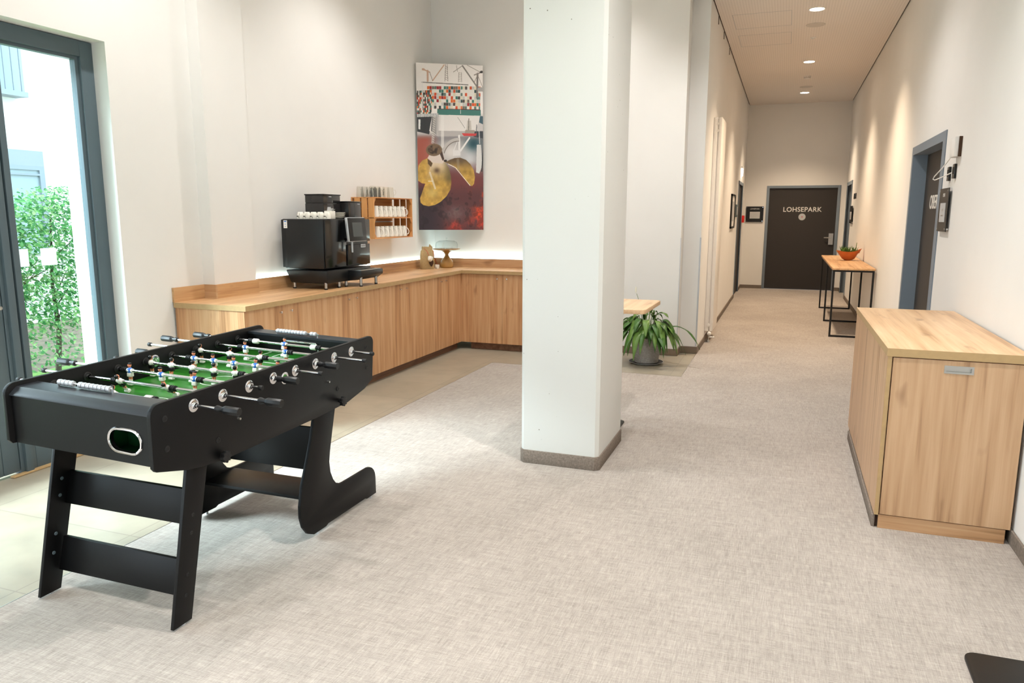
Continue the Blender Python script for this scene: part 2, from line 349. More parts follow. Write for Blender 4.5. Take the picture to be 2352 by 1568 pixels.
# ================================================================== ROOM SHELL
XL, XR, XC, YB, YF = -4.27, 1.14, -0.91, 8.64, 17.3
XA = -4.235                 # recessed wall behind the worktop
HC, HH = 3.94, 4.55         # corridor ceiling, main room ceiling
b = MB(); b.box(-2.95, 1.4, -4.6, 7.40, -0.1, 0); b.box(-0.905, 1.4, 7.40, YF+0.2, -0.1, 0); b.box(-1.3, -0.905, 9.05, YF+0.2, -0.1, 0); struct(b, 'floor', M['carpet'])
b = MB(); b.box(-4.9, -2.95, -4.6, YB+0.1, -0.1, -0.001); b.box(-2.95, -0.905, 7.40, 8.9, -0.1, -0.001); struct(b, 'floor', M['tile'])
b = MB()
b.box(-2.952, -2.948, -4.6, 7.40, -0.01, 0.001); b.box(-2.952, -0.905, 7.398, 7.402, -0.01, 0.001); b.box(-0.907, -0.903, 7.4, 8.75, -0.01, 0.001)
struct(b, 'trim_1', M['steel'])
# left wall with the glazed door opening (y 1.0 .. 3.863) and a second opening further back
WT = 2.714; Yj = 3.863
b = MB()
b.box(-4.72, XL, Yj, 4.60, 0, HH+0.1)
b.box(-4.72, XL, -0.1, 0.95, 0, HH+0.1)
b.box(-4.72, XL, -4.6, -3.0, 0, HH+0.1)
b.box(-4.72, XL, 0.95, Yj, WT, HH+0.1); b.box(-4.72, XL, -3.0, -0.1, WT, HH+0.1)
b.box(-4.72, -4.16, 4.60, 5.08, 0, HH+0.1)            # shallow pier
b.box(-4.72, XA, 5.08, YB+0.2, 0, HH+0.1)
struct(b, 'wall_left', M['wall'])
b = MB(); b.box(XA, -2.2, YB, YB+0.2, 0, HH+0.1); b.box(-2.2, -1.105, 8.51, YB+0.4, 0, HH+0.1); b.box(-1.105, XC, 8.75, 9.05, 0, HH+0.1)
struct(b, 'wall_back', M['wall'])
# the short wall edge protectors beside the corner
b = MB(); b.box(-1.108, -1.10, 8.502, 8.512, 0.09, 1.35); b.box(-0.922, -0.905, 8.742, 8.75, 0.09, 1.35); struct(b, 'trim_2', M['silver'])
# corridor left wall with door opening y 15.15..16.45
b = MB(); b.box(-1.2, XC, 9.05, 15.12, 0, HC+0.3); b.box(-1.2, XC, 16.45, YF+0.2, 0, HC+0.3); b.box(-1.2, XC, 15.12, 16.45, 2.24, HC+0.3); b.box(-1.3, -1.2, 9.05, YF, 0, HC+0.3)
struct(b, 'wall_corridor', M['wall'])
# right wall with door openings
D1a, D1b, DH = 6.88, 8.40, 2.20
D2a, D2b = 15.75, 17.0
b = MB()
b.box(XR, XR+0.3, -4.6, D1a, 0, HH+0.1); b.box(XR, XR+0.3, D1b, D2a, 0, HH+0.1); b.box(XR, XR+0.3, D2b, YF+0.2, 0, HH+0.1)
b.box(XR, XR+0.3, D1a, D1b, DH, HH+0.1); b.box(XR, XR+0.3, D2a, D2b, 2.24, HH+0.1)
struct(b, 'wall_right', M['wall'])
F0, F1 = -0.448, 1.037
b = MB(); b.box(-1.2, F0, YF, YF+0.3, 0, HC+0.2); b.box(F1, XR+0.2, YF, YF+0.3, 0, HC+0.2); b.box(F0, F1, YF, YF+0.3, 2.235, HC+0.2); struct(b, 'wall_far', M['wall'])
# wall behind the camera, glazed
b = MB(); b.box(-4.72, -3.0, -4.6, -4.4, 0, HH+0.1); b.box(-0.3, XR+0.3, -4.6, -4.4, 0, HH+0.1); b.box(-3.0, -0.3, -4.6, -4.4, 2.5, HH+0.1); b.box(-3.0, -0.3, -4.6, -4.4, 0, 0.9); struct(b, 'wall_rear', M['wall'])
b = MB(); b.box(-4.72, XR+0.3, -4.6, 8.78, HH, HH+0.1); struct(b, 'ceiling', M['ceil'])
b = MB(); b.box(-1.10, XR, 8.78, 8.90, HC+0.02, HH); b.box(-1.105, XR+0.1, 8.52, 8.80, HC+0.02, HH+0.02); struct(b, 'wall_bulkhead', M['wall'])
b = MB(); b.box(XC+0.015, XR-0.015, 8.52, YF, HC, HC+0.02)
struct(b, 'ceiling', M['perf'])
b = MB(); b.box(XC, XR, 8.55, YF, HC+0.018, HC+0.05); struct(b, 'trim_3', M['dark'])
b = MB(); b.box(-1.105, XC+0.015, 8.52, 8.76, HC, HC+0.02); struct(b, 'ceiling', M['ceil'])
# faint outlines of the access panels
def hatch(x0, x1, y0, y1, lab):
    t = MB((x0, y0, HC-0.0015))
    for q in ((x0, x1, y0, y0+0.006), (x0, x1, y1-0.006, y1), (x0, x0+0.006, y0, y1), (x1-0.006, x1, y0, y1)): t.box(*q, HC-0.0015, HC+0.001)
    tag(t.build('ceiling_access_panel', M['paper']), lab, 'access panel')
hatch(-0.755, -0.09, 9.61, 10.33, 'nearer of the two flush access panels outlined in the perforated corridor ceiling')
hatch(-0.75, -0.088, 10.70, 11.40, 'farther of the two flush access panels outlined in the perforated corridor ceiling')
# skirtings
def skirt(name, boxes, m, h=0.075):
    t = MB()
    for q in boxes: t.box(*q, 0, h, bev=0.003)
    struct(t, name, m)
skirt('baseboard_right', [(XR-0.012, XR, -4.4, D1a-0.105), (XR-0.012, XR, D1b+0.06, D2a-0.03), (XR-0.012, XR, D2b, YF)], M['skirt'])
skirt('baseboard_corridor', [(XC, XC+0.012, 8.742, 15.12), (XC, XC+0.012, 16.45, YF)], M['skirt'])
skirt('baseboard_far', [(XC, F0, YF-0.012, YF), (F1, XR, YF-0.012, YF)], M['skirt'])
skirt('baseboard_back', [(-2.2, -1.097, 8.498, 8.51), (-1.105, -1.093, 8.498, 8.742), (-1.105, XC+0.012, 8.738, 8.75)], M['skirt_tile'], 0.08)
skirt('baseboard_left', [(XL, XL+0.01, Yj, 4.27)], M['skirt_tile'], 0.07)

# ------------------------------------------------------------------ pillar
def chamfer(x0, x1, y0, y1, c):
    return [(x0+c, y0), (x1-c, y0), (x1, y0+c), (x1, y1-c), (x1-c, y1), (x0+c, y1), (x0, y1-c), (x0, y0+c)]
px0, px1, py0, py1 = -1.550, -1.032, 4.39, 5.09
pl = thing('concrete_pillar', (px0, py0, 0), 'square white painted concrete pillar with chamfered corners in the middle of the carpet', 'pillar')
t = MB((px0, py0, 0)); t.prism(chamfer(px0, px1, py0, py1, 0.022), 0, HH, 2); t.build('shaft', M['concrete'], pl, smooth=False)
t = MB((px0, py0, 0)); t.prism(chamfer(px0-0.009, px1+0.009, py0-0.009, py1+0.009, 0.03), 0, 0.088, 2, bev=0.003); o = t.build('skirting', M['skirt'], pl); o['label'] = 'grey brown carpet skirting round the foot'

# ------------------------------------------------------------------ glazed door and window in the left wall
FX0, FX1 = -4.455, -4.385
t = MB(); t.box(FX0, FX1, 3.767, Yj, 0, WT-0.004, bev=0.003); t.box(FX0, FX1, 3.075, 3.767, 2.61, WT-0.004, bev=0.003)
t.box(FX0, FX1, 3.075, 3.18, 0, 2.61, bev=0.004); t.box(FX0, FX1, 3.18, 3.767, 0, 0.32, bev=0.004)
t.box(FX1-0.02, FX1+0.025, 3.096, 3.143, 0, 2.61, bev=0.004)
t.box(FX0, FX1+0.02, 3.16, 3.20, 0.30, 2.62, bev=0.003); t.box(FX0+0.005, FX1-0.02, 3.740, 3.769, 0.3, 2.612); t.box(FX0+0.005, FX1-0.02, 3.18, 3.740, 2.59, 2.612)
w1 = t.build('window_1', M['frame']); w1['kind'] = 'structure'
t = MB(); t.box(-4.425, -4.417, 3.18, 3.767, 0.32, 2.61); o = t.build('pane', M['glass'], w1, smooth=False)
t = MB(); t.box(-4.416, -4.4145, 3.185, 3.292, 1.277, 1.385); o = t.build('sticker', M['film'], w1, smooth=False); o['label'] = 'white square safety sticker'
t = MB(); t.box(-4.416, -4.4145, 3.375, 3.482, 1.277, 1.385); o = t.build('sticker', M['film'], w1, smooth=False); o['label'] = 'white square safety sticker'
t = MB(); t.box(FX1+0.0, FX1+0.035, 3.0, Yj, 0, 0.012, bev=0.003); struct(t, 'trim_4', M['oakedge'])
t = MB()
t.box(FX0, FX1, 2.965, 3.07, 0.02, 2.66, bev=0.006); t.box(FX0, FX1, 1.05, 1.15, 0.02, 2.66, bev=0.006)
t.box(FX0, FX1, 1.15, 2.965, 0.02, 0.30, bev=0.006); t.box(FX0, FX1, 1.15, 2.965, 2.56, 2.66, bev=0.006)
t.box(FX0, FX1, 0.95, 1.05, 0, WT); t.box(FX0, FX1, 1.05, 3.08, 2.66, WT)
dr = t.build('door_1', M['frame']); dr['kind'] = 'structure'
t = MB(); t.box(-4.425, -4.417, 1.15, 2.965, 0.30, 2.56); t.build('pane', M['glass'], dr, smooth=False)
t = MB(); t.cyl((FX1, 3.02, 1.05), (FX1+0.06, 3.02, 1.05), 0.012); t.tube([(FX1+0.055, 3.02, 1.05), (FX1+0.055, 2.96, 1.05), (FX1+0.055, 2.89, 1.05)], 0.011); t.box(FX1, FX1+0.008, 3.0, 3.04, 0.96, 1.14, bev=0.003); o = t.build('door_handle', M['steel'], dr); o['label'] = 'steel lever handle'
t = MB()
for y in (-3.0, -1.6, -0.2): t.box(FX0, FX1, y, y+0.1, 0, WT)
t.box(FX0, FX1, -3.0, -0.1, WT-0.1, WT); t.box(FX0, FX1, -3.0, -0.1, 0, 0.15); w2 = t.build('window_2', M['frame'], smooth=False); w2['kind'] = 'structure'
t = MB()
for x in (-3.0, -1.7, -0.4): t.box(x, x+0.1, -4.55, -4.48, 0.9, 2.5)
t.box(-3.0, -0.3, -4.55, -4.48, 2.4, 2.5); t.box(-3.0, -0.3, -4.55, -4.48, 0.9, 1.0); w3 = t.build('window_3', M['frame'], smooth=False); w3['kind'] = 'structure'

# ------------------------------------------------------------------ doors off the corridor
def lever(parent, p, dirx, dirn, plate=(0.045, 0.24)):
    """lever handle on a plate: p centre, dirx along the lever, dirn out of the door"""
    p = Vector(p); dx = Vector(dirx); dn = Vector(dirn); t = MB(); up_ = Vector((0, 0, 1))
    def bx(a0, a1, b0, b1, c0, c1):
        pts = [p+dx*a+dn*b_+up_*c for a in (a0, a1) for b_ in (b0, b1) for c in (c0, c1)]
        t.raw(pts, [(0, 1, 3, 2), (4, 6, 7, 5), (0, 4, 5, 1), (2, 3, 7, 6), (0, 2, 6, 4), (1, 5, 7, 3)])
    bx(-plate[0], plate[0], 0, 0.02, -plate[1]*0.62, plate[1]*0.38)
    t.cyl(p+dn*0.02, p+dn*0.06, 0.012); t.tube([p+dn*0.055, p+dn*0.055+dx*0.07, p+dn*0.055+dx*0.14], 0.011)
    o = t.build('door_handle', M['steel'], parent); o['label'] = 'steel lever handle with lock plate'
    return o
# far door
t = MB(); t.box(F0, F0+0.058, YF-0.012, YF+0.10, 0, 2.235, bev=0.003); t.box(F1-0.062, F1, YF-0.012, YF+0.10, 0, 2.235, bev=0.003); t.box(F0+0.058, F1-0.062, YF-0.012, YF+0.10, 2.182, 2.235)
d = t.build('door_2', M['doorframe']); d['kind'] = 'structure'
t = MB(); t.box(F0+0.058, F1-0.062, YF+0.02, YF+0.07, 0.006, 2.182); t.build('door_leaf', M['doorleaf'], d)
lever(d, (0.905, YF+0.02, 1.135), (-1, 0, 0), (0, -1, 0))
text_mesh('lettering', 'LOHSEPARK', 0.140, M['letter'], (0.295, YF+0.0185, 1.725), (1, 0, 0), (0, 0, 1), d, sx=0.98, spacing=1.06, bold=0.002)
t = MB(); t.lathe([(0.0, 0.002), (0.072, 0.002), (0.072, 0)], (0.302, YF+0.02, 1.572), d=(0, -1, 0), n=32); t.lathe([(0, 0.0035), (0.012, 0.0035), (0.012, 0)], (0.302, YF+0.02, 1.572), d=(0, -1, 0), n=12, mi=1)
o = t.build('round_sticker', [M['paper'], M['red']], d); o['label'] = 'round off white sticker'
# right door (OBER...)
t = MB(); JX = 1.262
t.box(XR-0.008, XR+0.16, D1a, D1a+0.012, 0, DH); t.box(XR-0.008, XR+0.16, D1b-0.012, D1b, 0, DH); t.box(XR-0.008, XR+0.16, D1a+0.012, D1b-0.012, DH-0.012, DH)
t.box(XR-0.008, XR, D1a-0.105, D1a, 0, DH+0.065); t.box(XR-0.008, XR, D1b, D1b+0.06, 0, DH+0.065); t.box(XR-0.008, XR, D1a, D1b, DH, DH+0.065)
d = t.build('door_3', M['doorframe']); d['kind'] = 'structure'
t = MB(); t.box(JX, JX+0.04, D1a+0.012, D1b-0.012, 0.006, DH-0.012); t.build('door_leaf', M['doorleaf'], d)
text_mesh('lettering', 'OBER', 0.175, M['letter'], (JX-0.002, 7.84, 1.720), (0, -1, 0), (0, 0, 1), d, sx=0.9, bold=0.002)
t = MB(); t.lathe([(0.0, 0.002), (0.07, 0.002), (0.07, 0)], (JX, 7.45, 1.55), d=(-1, 0, 0), n=32); t.build('round_sticker', M['paper'], d)
# second right door, far
t = MB(); t.box(XR-0.012, XR, D2a-0.03, D2a+0.06, 0, 2.27); t.box(XR-0.012, XR, D2b-0.06, D2b+0.03, 0, 2.27); t.box(XR-0.012, XR, D2a, D2b, 2.2, 2.27)
t.box(XR-0.012, XR+0.1, D2b-0.012, D2b, 0, 2.24); t.box(XR-0.012, XR+0.1, D2a, D2a+0.012, 0, 2.24)
d = t.build('door_4', M['doorframe']); d['kind'] = 'structure'
t = MB(); t.box(XR+0.08, XR+0.12, D2a+0.012, D2b-0.012, 0.006, 2.24); t.build('door_leaf', M['doorleaf'], d)
# corridor left door
t = MB(); t.box(XC, XC+0.012, 15.07, 15.15, 0, 2.26); t.box(XC, XC+0.012, 16.40, 16.50, 0, 2.26); t.box(XC, XC+0.012, 15.07, 16.5, 2.2, 2.26); t.box(XC-0.1, XC+0.012, 15.12, 15.132, 0, 2.24); t.box(XC-0.1, XC+0.012, 16.438, 16.45, 0, 2.24)
d = t.build('door_5', M['doorframe']); d['kind'] = 'structure'
t = MB(); t.box(XC-0.06, XC-0.02, 15.132, 16.438, 0.006, 2.24); t.build('door_leaf', M['doorleaf'], d)

# ================================================================== KITCHENETTE
ZT = 0.951                                             # worktop height
WX, WY = -3.600, 8.06                                  # worktop front edges
DX, DY = -3.620, 8.08                                  # door planes
Z0, Z1 = 0.085, 0.911
def cabinet(kind, a, c, seam, label, first=False):
    """kind 'y': doors face +x between y=a..c ; kind 'x': doors face -y between x=a..c"""
    if kind == 'y':
        root = thing('base_cabinet', (DX, a, 0), label, 'cabinet', None); off = root.location.copy()
        t = MB(off); t.box(-4.12, DX-0.02, a, c, Z0, Z1); t.build('carcass', M['oak_z'], root, smooth=False)
        t = MB(off); t.box(-4.12, DX-0.055, a+(0.02 if first else 0), c, 0, Z0); t.build('plinth', M['plinth'], root, smooth=False)
        for (p, q, kx) in ((a, seam, seam-0.065), (seam, c, seam+0.065)):
            t = MB(off); t.box(DX-0.018, DX, p+0.0008, q-0.0008, Z0, Z1-0.002, bev=0.0012, seg=1); dd = t.build('door', M['oak_z'], root)
            t = MB(off); t.lathe([(0.007, 0), (0.0045, 0.010), (0.010, 0.016), (0.010, 0.020), (0, 0.0215)], (DX, kx, 0.858), d=(1, 0, 0), n=14); t.build('knob', M['chrome'], dd)
    else:
        root = thing('base_cabinet', (a, DY, 0), label, 'cabinet', None); off = root.location.copy()
        t = MB(off); t.box(a, c, DY+0.02, 8.50, Z0, Z1); t.build('carcass', M['oak_z'], root, smooth=False)
        t = MB(off); t.box(a, c, DY+0.055, 8.5, 0, Z0); t.build('plinth', M['plinth'], root, smooth=False)
        for (p, q, kx) in ((a, seam, seam-0.06), (seam, c, seam+0.06)):
            t = MB(off); t.box(p+0.0008, q-0.0008, DY, DY+0.018, Z0, Z1-0.002, bev=0.0012, seg=1); dd = t.build('door', M['oak_z'], root)
            t = MB(off); t.lathe([(0.007, 0), (0.0045, 0.010), (0.010, 0.016), (0.010, 0.020), (0, 0.0215)], (kx, DY, 0.858), d=(0, -1, 0), n=14); t.build('knob', M['chrome'], dd)
    return root
cabs = [(4.29, 5.215, 4.738, 'oak base cabinet at the window end of the worktop, its side panel lit'),
        (5.215, 6.16, 5.69, 'oak base cabinet directly below the coffee machine'),
        (6.16, 7.115, 6.64, 'oak base cabinet below the mug crate, third from the window end'),
        (7.115, DY, 7.59, 'oak base cabinet ending in the inner corner of the worktop')]
for i, (a, c, s, lab) in enumerate(cabs):
    r = cabinet('y', a, c, s, lab, i == 0)
    if i == 0:
        t = MB(r.location); t.box(-4.25, DX, 4.272, 4.29, 0, Z1); t.build('side_panel', M['oak_z'], r, smooth=False)
    if i == 3:
        t = MB(r.location); t.box(DX-0.018, -3.515, DY+0.0, DY+0.018, Z0, Z1-0.002); t.build('corner_filler', M['oak_z'], r, smooth=False)
cabinet('x', -3.515, -2.67, -3.092, 'oak base cabinet on the back wall, its right side cut off by the pillar')
cabinet('x', -2.67, -2.2, -2.44, 'narrow oak base cabinet ending at the wall behind the pillar')
# worktop, one L-shaped slab
wt = thing('worktop', (WX, WY, 0.912), 'long L-shaped oak worktop running from the window end to behind the pillar', 'worktop')
t = MB(wt.location); t.prism([(-4.255, 4.265), (WX, 4.265), (WX, WY), (-2.2, WY), (-2.2, 8.6), (-4.21, 8.6), (-4.21, 5.09), (-4.14, 5.09), (-4.14, 4.60), (-4.255, 4.60)], 0.913, ZT, 2); t.build('top_slab', M['oak_y'], wt, smooth=False)
t = MB(wt.location); t.box(-4.255, WX+0.0015, 4.2635, 4.2655, 0.9125, ZT-0.0005); t.box(WX-0.001, WX+0.0015, 4.265, WY-0.001, 0.9125, ZT-0.0005); t.box(WX, -2.2, WY-0.0015, WY+0.001, 0.9125, ZT-0.0005)
o = t.build('edge_band', M['oakedge'], wt, smooth=False); o['label'] = 'slightly greener edge banding'
def splash(q, lab=None):
    t = MB(wt.location); t.box(*q, ZT, ZT+0.108); o = t.build('upstand', M['oak_y'] if abs(q[0]-q[1]) < abs(q[2]-q[3]) else M['oak_x'], wt, smooth=False)
splash((-4.268, -4.250, 4.27, 4.598)); splash((-4.25, -4.14, 4.582, 4.60)); splash((-4.158, -4.14, 4.60, 5.09)); splash((-4.218, -4.20, 5.09, 8.592)); splash((-4.218, -2.2, 8.575, 8.593))
# LED strip tucked behind the upstand
t = MB((-4.225, 5.1, ZT+0.08)); t.box(-4.232, -4.220, 5.10, 8.60, ZT+0.085, ZT+0.100); t.box(-4.23, -2.22, 8.608, 8.625, ZT+0.085, ZT+0.100)
tag(t.build('led_strip', M['led'], smooth=False), 'cool white LED light strip glowing behind the worktop upstand', 'light strip')

# ------------------------------------------------------------------ coffee machine
cm = thing('coffee_machine', (-3.9, 5.7, ZT), 'large glossy black bean-to-cup coffee machine standing on the worktop', 'coffee machine')
def cmp(): return MB(cm.location)
FXm, BXm = -3.735, -4.165; Ya, Yb = 5.46, 6.19
t = cmp(); t.bevraw([(BXm, Ya, 1.562), (FXm, Ya, 1.562), (FXm, Yb, 1.562), (BXm, Yb, 1.562), (BXm+0.012, Ya, 1.132), (FXm-0.006, Ya, 1.130), (FXm-0.006, Yb, 1.130), (BXm+0.012, Yb, 1.132)],
    [(0, 1, 2, 3), (4, 7, 6, 5), (0, 4, 5, 1), (1, 5, 6, 2), (2, 6, 7, 3), (3, 7, 4, 0)], 0.012); t.build('body', M['satin'], cm)
t = cmp(); t.box(FXm-0.004, FXm+0.008, Ya+0.012, 5.80, 1.14, 1.555, bev=0.003); o = t.build('front_panel', M['gloss'], cm)
t = cmp(); t.box(FXm-0.004, FXm+0.014, 5.805, Yb, 1.14, 1.33, bev=0.004); t.build('front_panel', M['gloss'], cm)
t = cmp(); t.box(FXm-0.06, FXm+0.002, 5.66, 5.80, 1.355, 1.553, bev=0.004); t.box(FXm-0.01, FXm+0.02, 5.80, Yb, 1.355, 1.558, bev=0.006); t.build('brew_head', M['gloss'], cm)
t = cmp(); t.box(BXm-0.004, BXm+0.045, Ya-0.001, Yb, 1.14, 1.556, bev=0.004); t.build('rear_cover', M['satin'], cm)
t = cmp(); t.bevraw([(BXm+0.02, Ya-0.0, 1.118), (FXm+0.02, Ya, 1.118), (FXm+0.02, Yb, 1.118), (BXm+0.02, Yb, 1.118), (BXm+0.055, Ya+0.02, 1.003), (FXm+0.012, Ya+0.01, 1.003), (FXm+0.012, Yb, 1.003), (BXm+0.055, Yb, 1.003)],
    [(0, 1, 2, 3), (4, 7, 6, 5), (0, 4, 5, 1), (1, 5, 6, 2), (2, 6, 7, 3), (3, 7, 4, 0)], 0.012); t.build('base', M['satin'], cm)
t = cmp(); t.prism([(FXm+0.0, 1.006), (FXm+0.09, 1.012), (FXm+0.15, 1.052), (FXm+0.15, 1.096), (FXm+0.0, 1.100)], 5.80, Yb, 1, bev=0.004); tr = t.build('drip_tray', M['satin'], cm)
t = cmp(); t.box(FXm+0.016, FXm+0.138, 5.82, Yb-0.02, 1.096, 1.103, bev=0.001)
for i in range(9): t.box(FXm+0.02, FXm+0.134, 5.84+i*0.036, 5.846+i*0.036, 1.103, 1.1045)
t.build('grille', M['steel'], tr)
# tilted touch screen
t = cmp()
scx = FXm+0.055; a0, a1 = 5.735, 6.035; zl, zh = 1.358, 1.575
def tilt(y0, y1, z0, z1, d0, d1): # slab leaning back with height
    f = lambda y, z, d: (scx+d-(z-zl)*0.10, y, z)
    return [f(y0, z0, d0), f(y1, z0, d0), f(y1, z1, d0), f(y0, z1, d0), f(y0, z0, d1), f(y1, z0, d1), f(y1, z1, d1), f(y0, z1, d1)]
SF = [(0, 1, 2, 3), (4, 7, 6, 5), (0, 4, 5, 1), (1, 5, 6, 2), (2, 6, 7, 3), (3, 7, 4, 0)]
t.bevraw(tilt(a0, a1, zl, zh, 0, 0.028), SF, 0.008); sc = t.build('display_housing', M['silver'], cm)
t = cmp(); t.bevraw(tilt(a0+0.006, a1-0.004, zl+0.006, zh-0.004, 0.022, 0.0305), SF, 0.004); t.build('bezel', M['satin'], sc)
t = cmp(); t.raw(tilt(a0+0.07, a1-0.07, zl+0.045, zh-0.045, 0.029, 0.0312), SF); t.build('screen', M['screen'], sc)
t = cmp(); t.box(scx-0.08, scx+0.01, a0+0.05, a1-0.05, 1.39, 1.54); t.build('display_arm', M['satin'], cm)
t = cmp(); t.cyl((FXm+0.045, 5.83, 1.365), (FXm+0.047, 5.83, 1.262), 0.010, 0.009); t.box(FXm+0.0, FXm+0.06, 5.80, 5.86, 1.355, 1.375, bev=0.004); t.build('spout', M['silver'], cm)
t = cmp(); t.box(FXm+0.013, FXm+0.0155, 6.03, 6.11, 1.298, 1.328); t.box(FXm+0.0157, FXm+0.0165, 6.036, 6.104, 1.305, 1.310, mi=1); t.box(FXm+0.0157, FXm+0.0165, 6.036, 6.104, 1.315, 1.320, mi=1); t.build('nameplate', [M['silver'], M['gloss']], cm)
t = cmp(); t.box(-4.142, -4.105, Ya-0.002, Ya+0.001, 1.482, 1.550); t.box(-4.136, -4.111, Ya-0.0025, Ya, 1.536, 1.544, mi=1); t.box(-4.130, -4.117, Ya-0.0025, Ya, 1.514, 1.518, mi=1); t.box(-4.130, -4.117, Ya-0.0025, Ya, 1.492, 1.500, mi=2)
o = t.build('label_sticker', [M['whitemat'], M['blue'], M['paper']], cm); o['label'] = 'small white label with blue print'
for (x, y) in ((-4.085, 5.50), (FXm-0.01, 5.48), (FXm-0.012, 5.69), (FXm-0.01, 5.80), (-4.08, 6.12), (FXm+0.115, 5.85), (FXm+0.1, 6.14)):
    t = cmp(); zt_ = 1.012 if x < FXm+0.05 else 1.04; t.cyl((x, y, ZT+0.012), (x, y, zt_), 0.0135); t.cyl((x, y, ZT), (x, y, ZT+0.012), 0.0145, mi=1); t.build('foot', [M['steel'], M['rubber']], cm)
t = cmp(); t.box(-4.070, -3.875, 5.68, 5.955, 1.56, 1.702, bev=0.008); h = t.build('bean_hopper', M['smoke'], cm); t = cmp(); t.box(-4.073, -3.872, 5.677, 5.958, 1.770, 1.781, bev=0.003); t.build('lid', M['gloss'], h)
t = cmp(); t.box(-4.068, -3.877, 5.682, 5.953, 1.702, 1.771, bev=0.004); t.build('hopper_top', M['smoke'], h)
t = cmp(); t.box(-4.03, -3.800, 5.965, 6.185, 1.56, 1.712, bev=0.008); h = t.build('bean_hopper', M['smoke'], cm); t = cmp(); t.box(-4.033, -3.797, 5.962, 6.188, 1.712, 1.722, bev=0.003); t.build('lid', M['gloss'], h)
for q in ((-3.876, 5.77, 1.755), (-3.799, 6.12, 1.695)):
    t = cmp(); t.box(q[0]-0.002, q[0]+0.001, q[1], q[1]+0.04, q[2], q[2]+0.006); t.build('name_strip', M['silver'], cm)

def cup_profile(r, h, th=0.003):
    return [(0, 0.002), (r*0.62, 0.0), (r*0.78, 0.006), (r*0.97, h*0.5), (r, h), (r-th, h), (r*0.94-th, h*0.5), (r*0.7-th, 0.008), (0, 0.006)]
def handle_pts(c, r, h, d, s=1.0):
    d = Vector(d).normalized(); c = Vector(c)
    return [c+d*(r*0.93)+Vector((0, 0, h*0.80)), c+d*(r+0.016*s)+Vector((0, 0, h*0.76)), c+d*(r+0.026*s)+Vector((0, 0, h*0.58)), c+d*(r+0.022*s)+Vector((0, 0, h*0.38)), c+d*(r+0.006*s)+Vector((0, 0, h*0.2)), c+d*(r*0.86)+Vector((0, 0, h*0.14))]
# espresso cups upside down along the machine's edge
def espresso():
    r = thing('espresso_cup', (0, 0, 0), '', 'cup', 'espresso cups upside down on the coffee machine')
    t = MB(); t.lathe([(p, 0.060-z) for p, z in cup_profile(0.0335, 0.060)], n=24); t.build('body', M['porc'], r)
    t = MB(); t.tube([(p.x, p.y, 0.060-p.z) for p in handle_pts((0, 0, 0), 0.0335, 0.060, (0.5, -0.85, 0), 0.8)], 0.0036, n=6); t.build('handle', M['porc'], r)
    t = MB()
    for k in range(3): t.box(-0.010+k*0.007, -0.005+k*0.007, -0.0345, -0.0315, 0.018+0.002*(k % 2), 0.026)
    t.build('printed_mark', M['figk'], r); return r
e0 = espresso()
names = ['leftmost', 'second', 'third', 'fourth', 'rightmost']
for i in range(5):
    lab = '%s white espresso cup of the row upside down on the coffee machine' % names[i] if i in (0, 4) else '%s white espresso cup from the left, upside down on the coffee machine' % names[i]
    e = e0 if i == 0 else dup(e0)
    e.location = (-4.030+i*0.0685, 5.555, 1.5625); e['label'] = lab; e.rotation_euler = (0, 0, -0.25 if i < 4 else -0.1)
sh = thing('sugar_holder', (-3.79, 5.66, 1.5625), 'white square holder with folded sugar packets beside the espresso cups', 'holder')
t = MB(sh.location); t.box(-3.830, -3.760, 5.62, 5.69, 1.5625, 1.632, bev=0.003); t.box(-3.824, -3.766, 5.626, 5.684, 1.6315, 1.633); t.build('box', M['porc'], sh)
for k, (x, y, a) in enumerate(((-3.805, 5.65, 0.3), (-3.795, 5.67, -0.5), (-3.782, 5.645, 0.7), (-3.776, 5.66, 0.9))):
    t = MB(sh.location); c = Vector((x, y, 1.632)); dx = Vector((math.cos(a)*0.012, 0.006, 0)); tp = Vector((math.sin(a)*0.03, 0, 0.034-0.006*k))
    t.raw([c-dx, c+dx, c+dx+tp, c-dx+tp, c-dx+Vector((0, 0.003, 0)), c+dx+Vector((0, 0.003, 0)), c+dx+tp+Vector((0, 0.003, 0)), c-dx+tp+Vector((0, 0.003, 0))], SF); t.build('packet', M['paper'], sh)
t0 = MB(); t0.lathe([(0, 0.0), (0.035, 0.0), (0.060, 0.009), (0.062, 0.011), (0.035, 0.004), (0, 0.004)], n=28); s0 = t0.build('saucer', M['porc'])
nm = ['lowest', 'second lowest', 'middle', 'second highest', 'topmost']
for i in range(5):
    s = s0 if i == 0 else s0.copy()
    if i: COL.objects.link(s)
    s.location = (-3.800+0.003*(i % 2), 5.795+0.002*i, 1.5625+i*0.0115); tag(s, '%s of the five white saucers stacked on the coffee machine' % nm[i], 'saucer', 'stacked saucers on the coffee machine')

